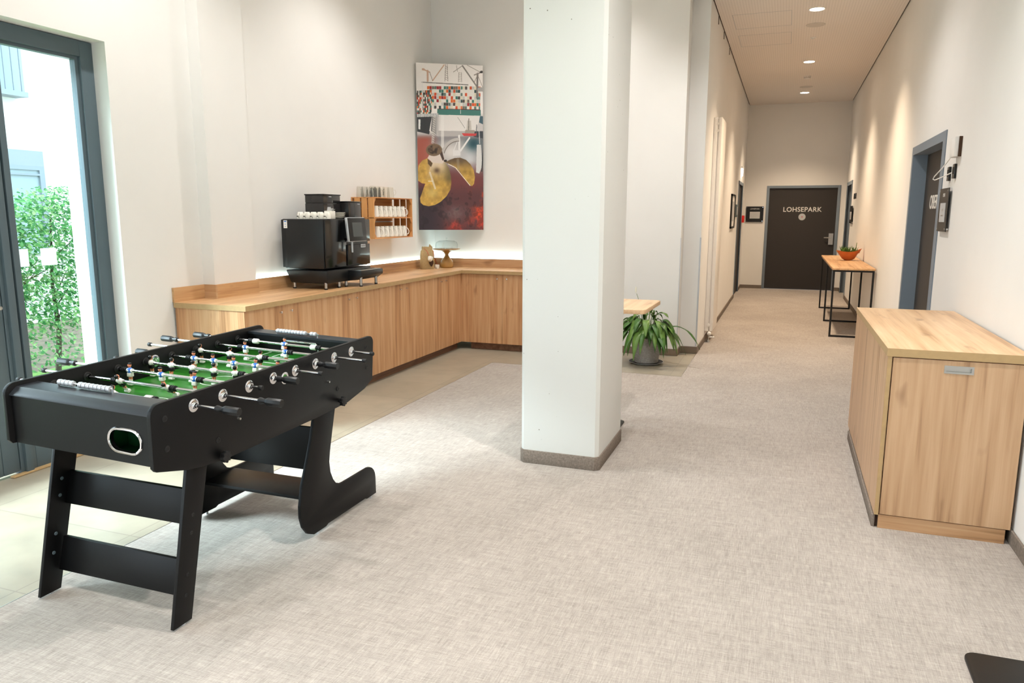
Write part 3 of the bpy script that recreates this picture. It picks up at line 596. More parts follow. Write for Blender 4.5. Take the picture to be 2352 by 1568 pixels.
# ------------------------------------------------------------------ wooden crate with mugs and glasses
k0, k1 = 6.70, 7.535; cx0, cx1 = XA+0.003, -3.965; cz0, cz1 = 1.352, 1.778
cr = thing('wooden_crate', (cx0, k0, cz0), 'varnished pine crate hung on its side on the wall as an open shelf', 'crate')
def crp(): return MB(cr.location)
for (z0_, z1_, nm_) in ((cz0, cz0+0.010, 'bottom_board'), (cz1-0.010, cz1, 'top_board'), (1.562, 1.572, 'shelf')):
    t = crp(); t.box(cx0+0.01, cx1, k0, k1, z0_, z1_, bev=0.002); t.build(nm_, M['pine_y'], cr)
for (za, zb) in ((cz0, 1.517), (1.531, 1.66), (1.664, cz1)):
    t = crp(); t.box(cx0, cx0+0.010, k0, k1, za, zb); t.build('back_board', M['pine_y'], cr, smooth=False)
for (y0, s) in ((k0, 0), (k1-0.012, 1)):
    for (xa, xb) in ((-4.194, -4.128), (-4.112, -4.048), (-4.034, cx1-0.002)):
        t = crp(); t.box(xa, xb, y0, y0+0.012, cz0+0.010, cz1-0.010, bev=0.001); t.build('end_slat', M['pine'], cr)
for zz, dz in ((cz1-0.01, -1), (cz0+0.01, 1), (1.562, -1)):
    for y, dy in ((k0+0.012, 1), (k1-0.012, -1)):
        t = crp(); t.prism([(y, zz), (y+dy*0.042, zz), (y, zz+dz*0.055)], cx1-0.02, cx1-0.006, 0); t.build('corner_block', M['pine'], cr, smooth=False)
def mug():
    r = thing('coffee_mug', (0, 0, 0), '', 'mug', 'white mugs in the wooden crate'); H = 0.118
    t = MB(); t.lathe([(p, z) for p, z in [(0, 0.002), (0.033, 0), (0.041, 0.006), (0.040, 0.04), (0.034, 0.09), (0.032, H), (0.029, H), (0.031, 0.088), (0.037, 0.04), (0.037, 0.008), (0, 0.007)]], n=28); t.build('body', M['porc'], r)
    t = MB(); d = Vector((0.75, 0.66, 0)); q = [(0.031, 0.100), (0.045, 0.096), (0.061, 0.078), (0.068, 0.056), (0.064, 0.034), (0.050, 0.024), (0.038, 0.024)]
    t.tube([d*a+Vector((0, 0, z)) for a, z in q], 0.0048, n=8); t.build('handle', M['porc'], r); return r
m0 = mug(); ord7 = ['leftmost', 'second from the left', 'third from the left', 'middle', 'third from the right', 'second from the right', 'rightmost']
for sh_, zb in (('upper', 1.5725), ('lower', cz0+0.0105)):
    for i in range(7):
        y = 6.81+i*0.0955+(0.02 if sh_ == 'lower' else 0); e = m0 if (i == 0 and sh_ == 'upper') else dup(m0); e.location = (cx1-0.055, y, zb)
        e['label'] = 'white mug on the %s crate shelf, %s of seven' % (sh_, ord7[i])
def tumbler():
    r = thing('drinking_glass', (0, 0, 0), '', 'glass', 'glasses upside down on the crate'); H = 0.112
    t = MB(); t.lathe([(0.038, 0), (0.037, 0.03), (0.033, 0.085), (0.032, 0.104), (0.026, H), (0, H), (0, H-0.009), (0.024, H-0.009), (0.0295, 0.10), (0.0305, 0.085), (0.0345, 0.03), (0.0355, 0.0), (0.038, 0)], n=28); t.build('bowl', M['tumbler'], r); 
    t = MB(); t.tube([(0.036, 0, 0.028), (0.052, 0, 0.034), (0.060, 0, 0.055), (0.052, 0, 0.08), (0.033, 0, 0.086)], 0.004, n=6); t.build('handle', M['tumbler'], r); return r
g0 = tumbler(); gi = 0
posn = ['left', 'second', 'third', 'fourth', 'fifth']
for row, x in enumerate((cx1-0.05, cx1-0.20)):
    for i in range(5):
        e = g0 if gi == 0 else dup(g0); gi += 1; e.location = (x, 6.765+i*0.092+row*0.0, cz1+0.0005); e.rotation_euler = (0, 0, 0.7 if i == 4 else 1.9+i*0.3)
        rn = 'front' if row == 0 else 'back'
        e['label'] = ('%s glass from the left in the %s row of glasses on the crate' % (posn[i] if i else 'first', rn))

# ------------------------------------------------------------------ printed canvas across the corner
PA, PB = Vector((-4.215, 8.165, 0)), Vector((-3.545, 8.60, 0))
def art_image(nu, nv):
    rng = np.random.RandomState(3)
    u, v = np.meshgrid((np.arange(nu)+0.5)/nu, (np.arange(nv)+0.5)/nv)
    X = (85+635*u)*(1-v)+(125+623*u)*v; Y = (42+63*u)*(1-v)+(1530-15*u)*v
    def nz(sx, sy, seed, oct_=4):
        r = np.random.RandomState(seed); out = np.zeros_like(X); amp = 1; tot = 0
        for k in range(oct_):
            gx = int(sx*2**k)+2; gy = int(sy*2**k)+2; g = r.rand(gy, gx); fx = u*(gx-1.001); fy = v*(gy-1.001); ix = fx.astype(int); iy = fy.astype(int); fx = fx-ix; fy = fy-iy
            fx = fx*fx*(3-2*fx); fy = fy*fy*(3-2*fy)
            out += amp*((g[iy, ix]*(1-fx)+g[iy, ix+1]*fx)*(1-fy)+(g[iy+1, ix]*(1-fx)+g[iy+1, ix+1]*fx)*fy); tot += amp; amp *= 0.55
        return out/tot
    I = np.zeros(X.shape+(3,)); C = lambda *c: np.array(c, float)
    def mix(mask, col, a=1.0):
        m_ = (mask*a)[..., None] if not np.isscalar(a) or True else mask; I[:] = I*(1-m_)+col*m_
    def sst(x, a, b): t_ = np.clip((x-a)/(b-a), 0, 1); return t_*t_*(3-2*t_)
    def poly(pts):
        ins = np.zeros(X.shape, bool); n = len(pts)
        for i in range(n):
            x0, y0 = pts[i]; x1, y1 = pts[(i+1) % n]
            c = ((y0 > Y) != (y1 > Y)) & (X < (x1-x0)*(Y-y0)/((y1-y0) if y1 != y0 else 1e-9)+x0); ins ^= c
        return ins.astype(float)
    def line(p, q, w):
        p = np.array(p, float); q = np.array(q, float); d = q-p; L = d@d; t_ = np.clip(((X-p[0])*d[0]+(Y-p[1])*d[1])/L, 0, 1)
        return (np.hypot(X-p[0]-t_*d[0], Y-p[1]-t_*d[1]) < w).astype(float)
    def ell(cx, cy, rx, ry): return ((((X-cx)/rx)**2+((Y-cy)/ry)**2) < 1).astype(float)
    I[:] = C(243, 238, 234)
    N1 = nz(4, 9, 1); N2 = nz(14, 30, 2, 3); N3 = nz(3, 7, 5)
    # lower half: ground colours
    mix(sst(Y, 495, 530), C(205, 200, 198)); mix(sst(Y, 640, 720), C(120, 118, 122))
    mix(sst(Y, 660, 720)*sst(-X, -330, -180), C(165, 78, 62), 0.9)
    mix(sst(Y, 660, 760)*np.exp(-((X-430)/150)**2-((Y-830)/120)**2), C(216, 212, 208)); mix(sst(Y, 660, 760)*np.exp(-((X-600)/90)**2-((Y-900)/140)**2), C(200, 202, 204))
    mix(sst(Y, 690, 730)*np.exp(-((X-640)/70)**2-((Y-760)/60)**2), C(38, 78, 88))
    g = sst(Y+60*(N3-0.5), 900, 1080); mix(g, C(112, 58, 58)); mix(sst(Y, 1080, 1230)*(0.35+0.65*sst(-X, -480, -200)), C(48, 36, 46))
    mix(sst(Y, 1090, 1200)*sst(X, 560, 720)*sst(N1+0.3*N2, 0.55, 0.8), C(214, 74, 42)); mix(sst(Y, 1380, 1480)*sst(X, 340, 480)*sst(N1+0.25*N2, 0.5, 0.75), C(186, 62, 50))
    mix(np.exp(-((X-470)/90)**2-((Y-1370)/60)**2)*N2*1.2, C(130, 118, 116)); mix(sst(Y, 1100, 1200)*sst(N2, 0.55, 0.7)*0.35, C(20, 16, 22))
    # hull and dark flank
    mix(poly([(90, 515), (245, 515), (215, 670), (92, 640)]), C(48, 50, 54)); mix(poly([(240, 505), (712, 520), (700, 560), (650, 650), (560, 695), (300, 690), (215, 640)]), C(228, 224, 220))
    mix(poly([(240, 505), (330, 510), (300, 690), (230, 640)])*sst(-X, -330, -240), C(120, 118, 118)); mix(poly([(300, 640), (680, 655), (560, 698), (300, 692)])*0.6, C(150, 146, 146))
    mix(poly([(700, 525), (735, 530), (735, 600), (690, 580)]), C(70, 98, 110)); mix(poly([(650, 655), (740, 655), (740, 720), (640, 700)]), C(60, 66, 74))
    # deck band
    mix(poly([(290, 450), (705, 474), (708, 524), (288, 500)]), C(66, 122, 114)); mix(poly([(292, 440), (700, 466), (700, 476), (292, 452)]), C(92, 30, 38))
    # containers
    pal = [C(232, 228, 220), C(232, 228, 220), C(232, 228, 220), C(96, 120, 112), C(214, 82, 40), C(60, 120, 108), C(78, 70, 66), C(222, 214, 190), C(160, 38, 44), C(120, 108, 96), C(226, 106, 46), C(44, 70, 70), C(200, 200, 196)]
    cw, chh = 22.5, 28; ci = np.floor((X-190)/cw).astype(int); cj = np.floor((Y-248-(X-190)*0.055)/chh).astype(int)
    reg = (X > 190) & (X < 700) & (cj >= 0) & (Y < 448+(X-290)*0.055) & (Y > 248+np.clip(X-440, 0, 400)*0.1)
    rc = rng.randint(0, len(pal), (60, 60))
    for p_ in range(len(pal)): mix((reg & (rc[np.clip(cj, 0, 59), np.clip(ci, 0, 59)] == p_)).astype(float), pal[p_])
    fx = ((X-190) % cw); fy = ((Y-248-(X-190)*0.055) % chh); mix((reg & ((fx < 2.2) | (fy < 2.4))).astype(float), C(236, 232, 226), 0.8)
    ci = np.floor((X-85)/12).astype(int); cj = np.floor((Y-286)/19).astype(int); reg = (X < 236) & (Y > 286) & (Y < 492) & ~((X > 142) & (X < 152)); rc = rng.randint(0, len(pal)+3, (60, 60)); pal2 = pal+[C(40, 40, 40), C(190, 60, 40), C(70, 80, 74)]
    for p_ in range(len(pal2)): mix((reg & (rc[np.clip(cj, 0, 59), np.clip(ci, 0, 59)] == p_)).astype(float), pal2[p_])
    mix(((Y > 488) & (Y < 516) & (X < 300)).astype(float), C(222, 222, 220)); mix(((Y > 488) & (Y < 516) & (X < 300) & ((X % 14) < 4)).astype(float), C(70, 84, 84))
    # cranes and gantries
    G = C(150, 140, 134); O = C(206, 170, 148)
    for p, q, w, c in (((150, 102), (215, 132), 5, O), ((195, 120), (197, 205), 9, O), ((243, 206), (350, 78), 5, O), ((215, 132), (243, 206), 2.5, G), ((150, 103), (160, 106), 9, O),
                       ((364, 74), (360, 215), 2.5, G), ((380, 74), (388, 215), 2.5, G), ((525, 95), (662, 272), 6, C(140, 134, 130)), ((440, 142), (528, 92), 2.5, G), ((570, 92), (700, 160), 2, G), ((671, 170), (668, 370), 9, C(128, 122, 120)),
                       ((640, 178), (712, 158), 5, G), ((703, 157), (712, 157), 10, C(60, 56, 56)), ((640, 240), (672, 180), 3, G), ((672, 180), (722, 285), 2, G), ((690, 300), (735, 305), 18, C(170, 166, 164)),
                       ((490, 150), (488, 230), 2, G), ((515, 150), (520, 230), 2, G), ((468, 90), (478, 140), 2, G), ((142, 214), (580, 258), 4, C(120, 118, 112)), ((146, 214), (146, 510), 3, C(235, 233, 230)), ((512, 250), (512, 500), 2, C(225, 225, 220))):
        mix(line(p, q, w), c)
    for y in range(90, 210, 18): mix(line((364, y), (384, y+12), 1.6), G)
    for y in range(150, 228, 14): mix(line((490, y), (517, y+8), 1.2), G)
    # lattice mast, pale masts, tug boat
    mix(poly([(250, 510), (275, 510), (262, 750), (236, 750)])*0.7, C(210, 206, 200)); 
    for y in range(520, 745, 20): mix(line((245, y), (270, y+16), 1.8), C(110, 104, 100))
    mix(line((340, 520), (342, 780), 14)*0.6, C(236, 234, 230)); mix(line((500, 690), (505, 850), 9), C(228, 226, 224)); mix(line((600, 710), (515, 820), 8), C(228, 226, 224)); mix(poly([(443, 815), (515, 815), (515, 862), (443, 862)]), C(222, 220, 218)); mix(line((500, 700), (450, 815), 3), C(228, 226, 224))
    mix(line((668, 600), (668, 700), 3), C(90, 94, 96)); mix(line((690, 620), (700, 760), 4), C(200, 200, 200)); mix(poly([(672, 770), (712, 770), (728, 950), (700, 1020), (668, 1010)]), C(212, 212, 210)); mix(line((740, 720), (724, 1000), 5), C(40, 44, 48))
    mix(poly([(525, 668), (672, 674), (660, 695), (545, 692)]), C(206, 70, 70)); mix(poly([(560, 640), (650, 645), (645, 672), (555, 668)]), C(160, 150, 140)); mix(poly([(578, 560), (612, 562), (620, 645), (570, 640)]), C(196, 190, 182)); mix(line((592, 545), (592, 640), 3), C(90, 86, 80))
    mix(poly([(112, 535), (132, 537), (130, 625), (114, 622)]), C(232, 232, 230))
    mix(line((485, 530), (555, 625), 1.6), C(120, 116, 112))
    # arc of the far blade
    rr = np.hypot(X-490, (Y-880)*0.95); mix(((rr > 138) & (rr < 165) & (X < 500) & (Y < 840)).astype(float), C(188, 184, 180)); mix(((rr > 134) & (rr < 140) & (X < 500) & (Y < 840)).astype(float), C(110, 100, 92))
    # propeller
    gold = lambda n_: C(188, 150, 70)[None, None]*(0.75+0.5*n_[..., None])
    LB = poly([(200, 880), (150, 900), (118, 940), (108, 1000), (112, 1080), (150, 1105), (182, 1108), (205, 1060), (245, 930)])
    def mixc(mask, colimg): I[:] = I*(1-mask[..., None])+colimg*mask[..., None]
    mixc(LB, gold(N2)); mix(LB*sst(X, 170, 240), C(180, 150, 110), 0.7)
    P = [(245, 870), (225, 960), (200, 1060), (165, 1150), (132, 1240), (138, 1280), (165, 1302), (215, 1312), (275, 1300), (330, 1270), (385, 1220), (422, 1160), (430, 1100), (425, 1040), (405, 970), (360, 900), (325, 870)]
    LW = poly(P); mixc(LW, gold(N2)); mix(LW*sst(-Y, -1110, -900), C(222, 208, 192), 0.85); mix(LW*sst(-Y, -1130, -1060)*sst(X, 320, 420)*0.8, C(96, 84, 50)); mix(LW*np.exp(-((X-250)/50)**2-((Y-1190)/40)**2), C(226, 200, 120), 0.7)
    mix(LW*line((225, 1010), (275, 1150), 9), C(226, 218, 200), 0.7); mix(LW*line((210, 1085), (250, 1085), 3), C(230, 224, 210)); mix(LW*np.exp(-((X-290)/30)**2-((Y-990)/25)**2), C(60, 40, 30), 0.7)
    RB = poly([(368, 918), (410, 898), (460, 882), (515, 880), (570, 900), (615, 940), (645, 990), (658, 1050), (650, 1110), (630, 1130), (600, 1118), (560, 1065), (510, 1000), (450, 950), (400, 932)])
    mixc(RB, gold(N2)); mix(RB*sst(-Y, -1000, -890), C(92, 74, 58), 0.9); mix(RB*line((490, 900), (500, 1000), 12), C(150, 140, 120), 0.5)
    for i in range(10): pass
    mix(line((400, 934), (470, 968), 3)+0*X, C(240, 230, 210)); mix(line((470, 968), (560, 1068), 3), C(240, 230, 210)); mix(line((560, 1068), (612, 1125), 3), C(240, 230, 210))
    mix(poly([(230, 830), (330, 800), (370, 905), (340, 930), (250, 920), (200, 880)]), C(214, 200, 190)); mix(poly([(305, 770), (335, 810), (360, 890), (345, 905), (320, 850)]), C(72, 56, 50)); mix(ell(262, 808, 76, 54), C(118, 96, 74)); mix(ell(262, 805, 60, 40)*sst(N2, 0.35, 0.65), C(58, 44, 38)); mix(poly([(200, 885), (250, 925), (235, 960), (205, 930)]), C(96, 74, 48)); mix(ell(370, 905, 16, 10), C(40, 30, 30))
    I[:] = I*(0.98+0.04*rng.rand(*X.shape)[..., None])
    return np.clip(I, 0, 255)
def canvas_panel():
    nu, nv = 220, 512; w = (PB-PA).length; d = (PB-PA).normalized(); n = Vector((d.y, -d.x, 0)); z1_, z0_ = 3.362, 1.418; H = z1_-z0_
    root = thing('canvas_print', (PA.x, PA.y, z0_), 'tall unframed print of a container ship above a golden propeller hung across the corner', 'picture')
    t = MB(root.location); th = 0.022; c = lambda a, s, z: PA+d*a+n*s+Vector((0, 0, z))
    t.raw([c(0, 0, z0_), c(w, 0, z0_), c(w, 0, z1_), c(0, 0, z1_), c(0, th, z0_), c(w, th, z0_), c(w, th, z1_), c(0, th, z1_)], SF); t.build('board', M['whitemat'], root, smooth=False)
    img = art_image(nu*2, nv*2).reshape(nv, 2, nu, 2, 3).mean((1, 3))/255; L = np.where(img <= 0.04045, img/12.92, ((img+0.055)/1.055)**2.4)
    vs = []; 
    for j in range(nv+1):
        for i in range(nu+1): vs.append(tuple(c(w*i/nu, th+0.0012, z1_-H*j/nv)-root.location))
    fs = [(j*(nu+1)+i, (j+1)*(nu+1)+i, (j+1)*(nu+1)+i+1, j*(nu+1)+i+1) for j in range(nv) for i in range(nu)]
    me = bpy.data.meshes.new('printed_image'); me.from_pydata(vs, [], fs)
    ca = me.color_attributes.new('print_ink', 'FLOAT_COLOR', 'CORNER'); col = np.ones((nu*nv, 4, 4), np.float32); col[:, :, :3] = L.reshape(-1, 1, 3); ca.data.foreach_set('color', col.ravel())
    m, nt, bs = newmat('printed_ink'); at = nt.nodes.new('ShaderNodeVertexColor'); at.layer_name = 'print_ink'; nt.links.new(at.outputs[0], bs.inputs['Base Color']); bs.inputs['Roughness'].default_value = 0.45
    me.materials.append(m); o = bpy.data.objects.new('printed_image', me); COL.objects.link(o); o.parent = root
canvas_panel()

# ------------------------------------------------------------------ burlap coffee bag, mini mugs, cake stand
bgp = Vector((-4.06, 8.07, ZT))
bag = thing('burlap_bag', bgp, 'small standing burlap coffee bag with a rolled top and brown print', 'bag')
t = MB(bgp); lv = [(0, 0.083, 0.048), (0.015, 0.088, 0.052), (0.09, 0.086, 0.050), (0.17, 0.084, 0.047), (0.215, 0.078, 0.040), (0.235, 0.064, 0.030), (0.25, 0.066, 0.028), (0.268, 0.062, 0.024)]; n = 24; vs = []
ang = math.radians(38)
for z, a, b_ in lv:
    for i in range(n):
        q = 2*PI*i/n; cx_ = math.copysign(abs(math.cos(q))**0.6, math.cos(q))*a; sy_ = math.copysign(abs(math.sin(q))**0.6, math.sin(q))*b_
        w_ = 1+0.05*noise.noise(Vector((cx_*20, sy_*20, z*18))); x_, y_ = cx_*w_, sy_*w_
        vs.append((bgp.x+x_*math.cos(ang)-y_*math.sin(ang), bgp.y+x_*math.sin(ang)+y_*math.cos(ang), ZT+z+(0.012*noise.noise(Vector((cx_*30, sy_*30, 1))) if z > 0.24 else 0)))
fs = [tuple(range(n))[::-1], tuple(range((len(lv)-1)*n, len(lv)*n))]+[(j*n+i, j*n+(i+1) % n, (j+1)*n+(i+1) % n, (j+1)*n+i) for j in range(len(lv)-1) for i in range(n)]
t.raw(vs, fs); t.build('sack', M['burlap'], bag)
def bagpt(a, z, s=0.051): return Vector((bgp.x+a*math.cos(ang)+s*math.sin(ang), bgp.y+a*math.sin(ang)-s*math.cos(ang), ZT+z))
t = MB(bgp)
for (a, s_) in ((0.040, -1),):
    t = MB(bgp); p = bagpt(a, 0.262, 0.0); t.raw([p+Vector((-0.022, 0, 0)), p+Vector((0.022, 0, 0)), p+Vector((0.012*s_, 0.0, 0.038)), p+Vector((-0.02, 0.02, 0)), p+Vector((0.022, 0.02, 0)), p+Vector((0.012*s_, 0.012, 0.036))], [(0, 1, 2), (3, 5, 4), (0, 3, 4, 1), (1, 4, 5, 2), (2, 5, 3, 0)])
    t.build('folded_corner', M['burlap'], bag)
t = MB(bgp)
q = [(0.010, 0.10), (0.010, 0.070), (0.024, 0.042), (0.036, 0.030), (0.048, 0.042), (0.062, 0.070), (0.062, 0.10), (0.050, 0.108), (0.036, 0.104), (0.022, 0.108)]; nq = len(q)
t.raw([bagpt(a+0.004, z, 0.0545) for a, z in q]+[bagpt(a+0.004, z, 0.050) for a, z in q], [tuple(range(nq)), tuple(range(nq, 2*nq))[::-1]]+[(i, (i+1) % nq, nq+(i+1) % nq, nq+i) for i in range(nq)])
t.build('printed_emblem', M['print_brown'], bag, smooth=False)
t = MB(bgp); P_ = []
for k in range(13):
    a = math.radians(165-k*12.5)
    for rr in (0.044, 0.052): P_.append(bagpt(0.040+rr*math.cos(a)*0.85, 0.105+rr*math.sin(a), 0.0545))
t.raw(P_, [(2*i, 2*i+1, 2*i+3, 2*i+2) for i in range(12) if i % 2 == 0])
t.build('printed_lettering', M['print_brown'], bag, smooth=False)
def minimug(loc, lab, tiltang):
    r = thing('miniature_mug', loc, lab, 'ornament', 'miniature mugs on the coffee bag', rz=0.5)
    t = MB(); t.lathe(cup_profile(0.031, 0.050, 0.002), n=18); t.build('body', M['porc'], r)
    t = MB(); t.tube(handle_pts((0, 0, 0), 0.031, 0.050, (0, -1, 0), 0.8), 0.003, n=6); t.build('handle', M['porc'], r)
    r.rotation_euler = (tiltang, 0.3, 0.6); return r
mm1 = minimug(bagpt(0.012, 0.105, 0.100), 'tiny white mug hanging on a red string in front of the burlap bag', -0.5)
mm2 = minimug(Vector((-3.972, 8.155, ZT+0.0005)), 'tiny white mug standing on the worktop right of the burlap bag', 0.0); mm2.rotation_euler = (0, 0, 0.4)
t = MB(bgp); t.tube([bagpt(-0.045, 0.250, 0.03), bagpt(-0.015, 0.225, 0.052), bagpt(0.0, 0.19, 0.058), bagpt(0.01, 0.155, 0.075)], 0.0022, n=5); t.tube([bagpt(0.06, 0.225, 0.05), bagpt(0.075, 0.15, 0.056), Vector((-3.995, 8.19, ZT+0.07)), Vector((-3.985, 8.195, ZT+0.045))], 0.0022, n=5)
o = t.build('string', M['redstring'], bag); o['label'] = 'red string'
csx = Vector((-3.945, 8.38, ZT))
cs = thing('cake_stand', csx, 'golden wooden cake stand with a glass dome on the worktop corner', 'cake stand')
t = MB(csx); t.lathe([(0, 0), (0.068, 0), (0.080, 0.012), (0.083, 0.045), (0.072, 0.085), (0.040, 0.125), (0.024, 0.150), (0.023, 0.165), (0.036, 0.190), (0.070, 0.212), (0.07, 0.216), (0, 0.216)], csx, n=36); t.build('pedestal', M['brass'], cs)
t = MB(csx); t.lathe([(0, 0.214), (0.10, 0.214), (0.165, 0.224), (0.172, 0.232), (0.166, 0.236), (0.10, 0.228), (0, 0.228)], csx, n=40); t.build('plate', M['brass'], cs)
dm = thing('glass_dome', csx+Vector((0, 0, 0.231)), 'clear glass cloche with a knob covering the cake stand plate', 'glass cover')
t = MB(); t.lathe([(0.140, 0.0), (0.139, 0.055), (0.128, 0.085), (0.095, 0.102), (0.02, 0.108), (0, 0.108), (0, 0.105), (0.02, 0.105), (0.093, 0.099), (0.125, 0.083), (0.136, 0.055), (0.137, 0.0)], n=40); t.build('bell', M['dome'], dm)
t = MB(); t.lathe([(0.006, 0.106), (0.005, 0.118), (0.013, 0.130), (0.009, 0.140), (0, 0.142)], n=16); t.build('knob', M['dome'], dm)

# ================================================================== TABLE FOOTBALL
# the playing box leans slightly on its adjustable legs: w across, u along, v up, origin at the near right top corner
FO = Vector((-2.111, 1.968, 0.918)); fy, ft, fr_ = -0.007, 0.014, -0.031
fd = Vector((math.sin(fy)*math.cos(ft), math.cos(fy)*math.cos(ft), math.sin(ft))); fs_ = Vector((math.cos(fy), -math.sin(fy), 0)); fn = fs_.cross(fd)
fs_, fn = fs_*math.cos(fr_)+fn*math.sin(fr_), fn*math.cos(fr_)-fs_*math.sin(fr_)
def FT(p): return FO+fs_*p[0]+fd*p[1]+fn*p[2]
FR = Matrix(((fs_.x, fd.x, fn.x), (fs_.y, fd.y, fn.y), (fs_.z, fd.z, fn.z)))
FB = Vector((-2.49, 2.75, 0))
ftb = thing('foosball_table', FB, 'black folding table football game with blue and white players on chrome rods', 'foosball table')
def fm(): return MB(FB, FT)
def arc(cx, cy, r, a0, a1, n=6): return [(cx+r*math.cos(math.radians(a0+(a1-a0)*i/n)), cy+r*math.sin(math.radians(a0+(a1-a0)*i/n))) for i in range(n+1)]
LW_, FWd = 1.569, 0.75
def side_profile():
    return arc(0.045, -0.045, 0.045, 180, 90)+arc(LW_-0.04, -0.04, 0.04, 90, 0)+[(LW_-0.012, -0.245), (LW_-0.10, -0.285)]+[(1.30, -0.318), (1.02, -0.326), (0.385, -0.324), (0.25, -0.312), (0.16, -0.297), (0.012, -0.255), (0.0, -0.24)]
for w in ((-0.018, 0.0), (-FWd, -FWd+0.018)):
    t = fm(); pr_ = side_profile()
    if w[1] < -0.1: pr_ = [(a, max(c_, -0.25)) for a, c_ in pr_ if c_ > -0.3 or a > 1.5] + []
    if w[1] < -0.1: pr_ = arc(0.045, -0.045, 0.045, 180, 90)+arc(LW_-0.04, -0.04, 0.04, 90, 0)+[(LW_-0.012, -0.245), (LW_-0.10, -0.27), (0.30, -0.27), (0.012, -0.245), (0.0, -0.23)]
    t.prism(pr_, w[0], w[1], 0, bev=0.0015); t.build('side_panel', M['black'], ftb)
# end panels and rounded top rails
def stad(cw, cv, hw, hv, n=8):
    r = hv; return [(cw+(hw-r)+r*math.cos(a), cv+r*math.sin(a)) for a in [(-PI/2+PI*i/n) for i in range(n+1)]]+[(cw-(hw-r)+r*math.cos(a), cv+r*math.sin(a)) for a in [(PI/2+PI*i/n) for i in range(n+1)]]
GW, GV = -0.152, -0.158
# near end board is built as a ring of pieces round the ball-return opening
t = fm(); o_ = stad(GW, GV, 0.078, 0.044, 8); k_ = len(o_)
outer = []
for (a, c_) in o_:
    da, dc = a-GW, c_-GV
    sx_ = (0.134 if da > 0 else 0.575)/max(abs(da), 1e-6); sz_ = (0.115 if dc > 0 else 0.085)/max(abs(dc), 1e-6); s_ = min(sx_, sz_); outer.append((GW+da*s_, GV+dc*s_))
for u_, ub in ((0.022, 0.040),):
    vs = [(a, u_, c_) for a, c_ in o_]+[(a, u_, c_) for a, c_ in outer]+[(a, ub, c_) for a, c_ in o_]+[(a, ub, c_) for a, c_ in outer]
    fs = [(i, (i+1) % k_, k_+(i+1) % k_, k_+i) for i in range(k_)]+[(2*k_+i, 3*k_+i, 3*k_+(i+1) % k_, 2*k_+(i+1) % k_) for i in range(k_)]+[(i, 2*k_+i, 2*k_+(i+1) % k_, (i+1) % k_) for i in range(k_)]
    t.raw(vs, fs)
# close the corners left between the fan and the rectangle
R_ = [(-0.018, -0.243), (-0.018, -0.043), (-FWd+0.018, -0.043), (-FWd+0.018, -0.243)]
t.build('end_panel', M['black'], ftb, smooth=False)
t = fm(); t.box(-FWd+0.018, GW-0.082, 0.0225, 0.040, -0.243, -0.043); t.box(GW+0.082, -0.018, 0.0225, 0.040, -0.243, -0.043); t.box(GW-0.083, GW+0.083, 0.0225, 0.040, -0.243, GV-0.0445); t.box(GW-0.083, GW+0.083, 0.0225, 0.040, GV+0.0445, -0.043)
t.build('end_board', M['black'], ftb, smooth=False)
t = fm(); pts = [(a, 0.021, c_) for a, c_ in stad(GW, GV, 0.079, 0.046, 10)]; t.tube(pts, 0.006, n=8, closed=True); o = t.build('goal_ring', M['chrome'], ftb); o['label'] = 'oval chrome ball return ring'
t = fm(); t.box(GW-0.085, GW+0.085, 0.11, 0.115, -0.215, -0.10); t.box(GW-0.085, GW+0.085, 0.04, 0.115, -0.216, -0.212); t.box(GW-0.087, GW-0.083, 0.04, 0.115, -0.215, -0.10); t.box(GW+0.083, GW+0.087, 0.04, 0.115, -0.215, -0.10); t.build('ball_return', M['darkgreen'], ftb, smooth=False)
t = fm(); t.box(-FWd+0.018, -0.018, LW_-0.04, LW_-0.022, -0.24, -0.043); t.build('end_panel', M['black'], ftb)
t = fm(); t.prism([(0.014, -0.047), (0.016, -0.043), (0.046, -0.019), (0.052, -0.018), (0.140, -0.018), (0.140, -0.030), (0.05, -0.035)], -FWd+0.018, -0.018, 0); o = t.build('top_rail', M['railtop'], ftb)
t = fm(); t.prism([(LW_-0.014, -0.047), (LW_-0.046, -0.019), (LW_-0.052, -0.018), (1.425, -0.018), (1.425, -0.030), (LW_-0.05, -0.035)], -FWd+0.018, -0.018, 0); o = t.build('top_rail', M['railtop'], ftb)
t = fm(); t.box(-FWd+0.018, -0.018, 0.128, 0.140, -0.13, -0.03); t.build('inner_end_wall', M['black'], ftb)
for (wa, wb, va, vb) in ((-FWd+0.018, -0.50, -0.13, -0.03), (-0.255, -0.018, -0.13, -0.03), (-0.50, -0.255, -0.048, -0.03)):
    t = fm(); t.box(wa, wb, 1.425, 1.437, va, vb); t.build('inner_end_wall', M['black'], ftb)
t = fm(); t.box(-0.50, -0.255, 1.50, 1.51, -0.14, -0.03); t.build('goal_back', M['rubber'], ftb)
t = fm(); t.tube([(-0.498, 1.423, -0.118), (-0.498, 1.423, -0.065)]+[(-0.48, 1.423, -0.050), (-0.275, 1.423, -0.050)]+[(-0.258, 1.423, -0.065), (-0.258, 1.423, -0.118)], 0.0055, n=8); t.build('goal_frame', M['chrome'], ftb)
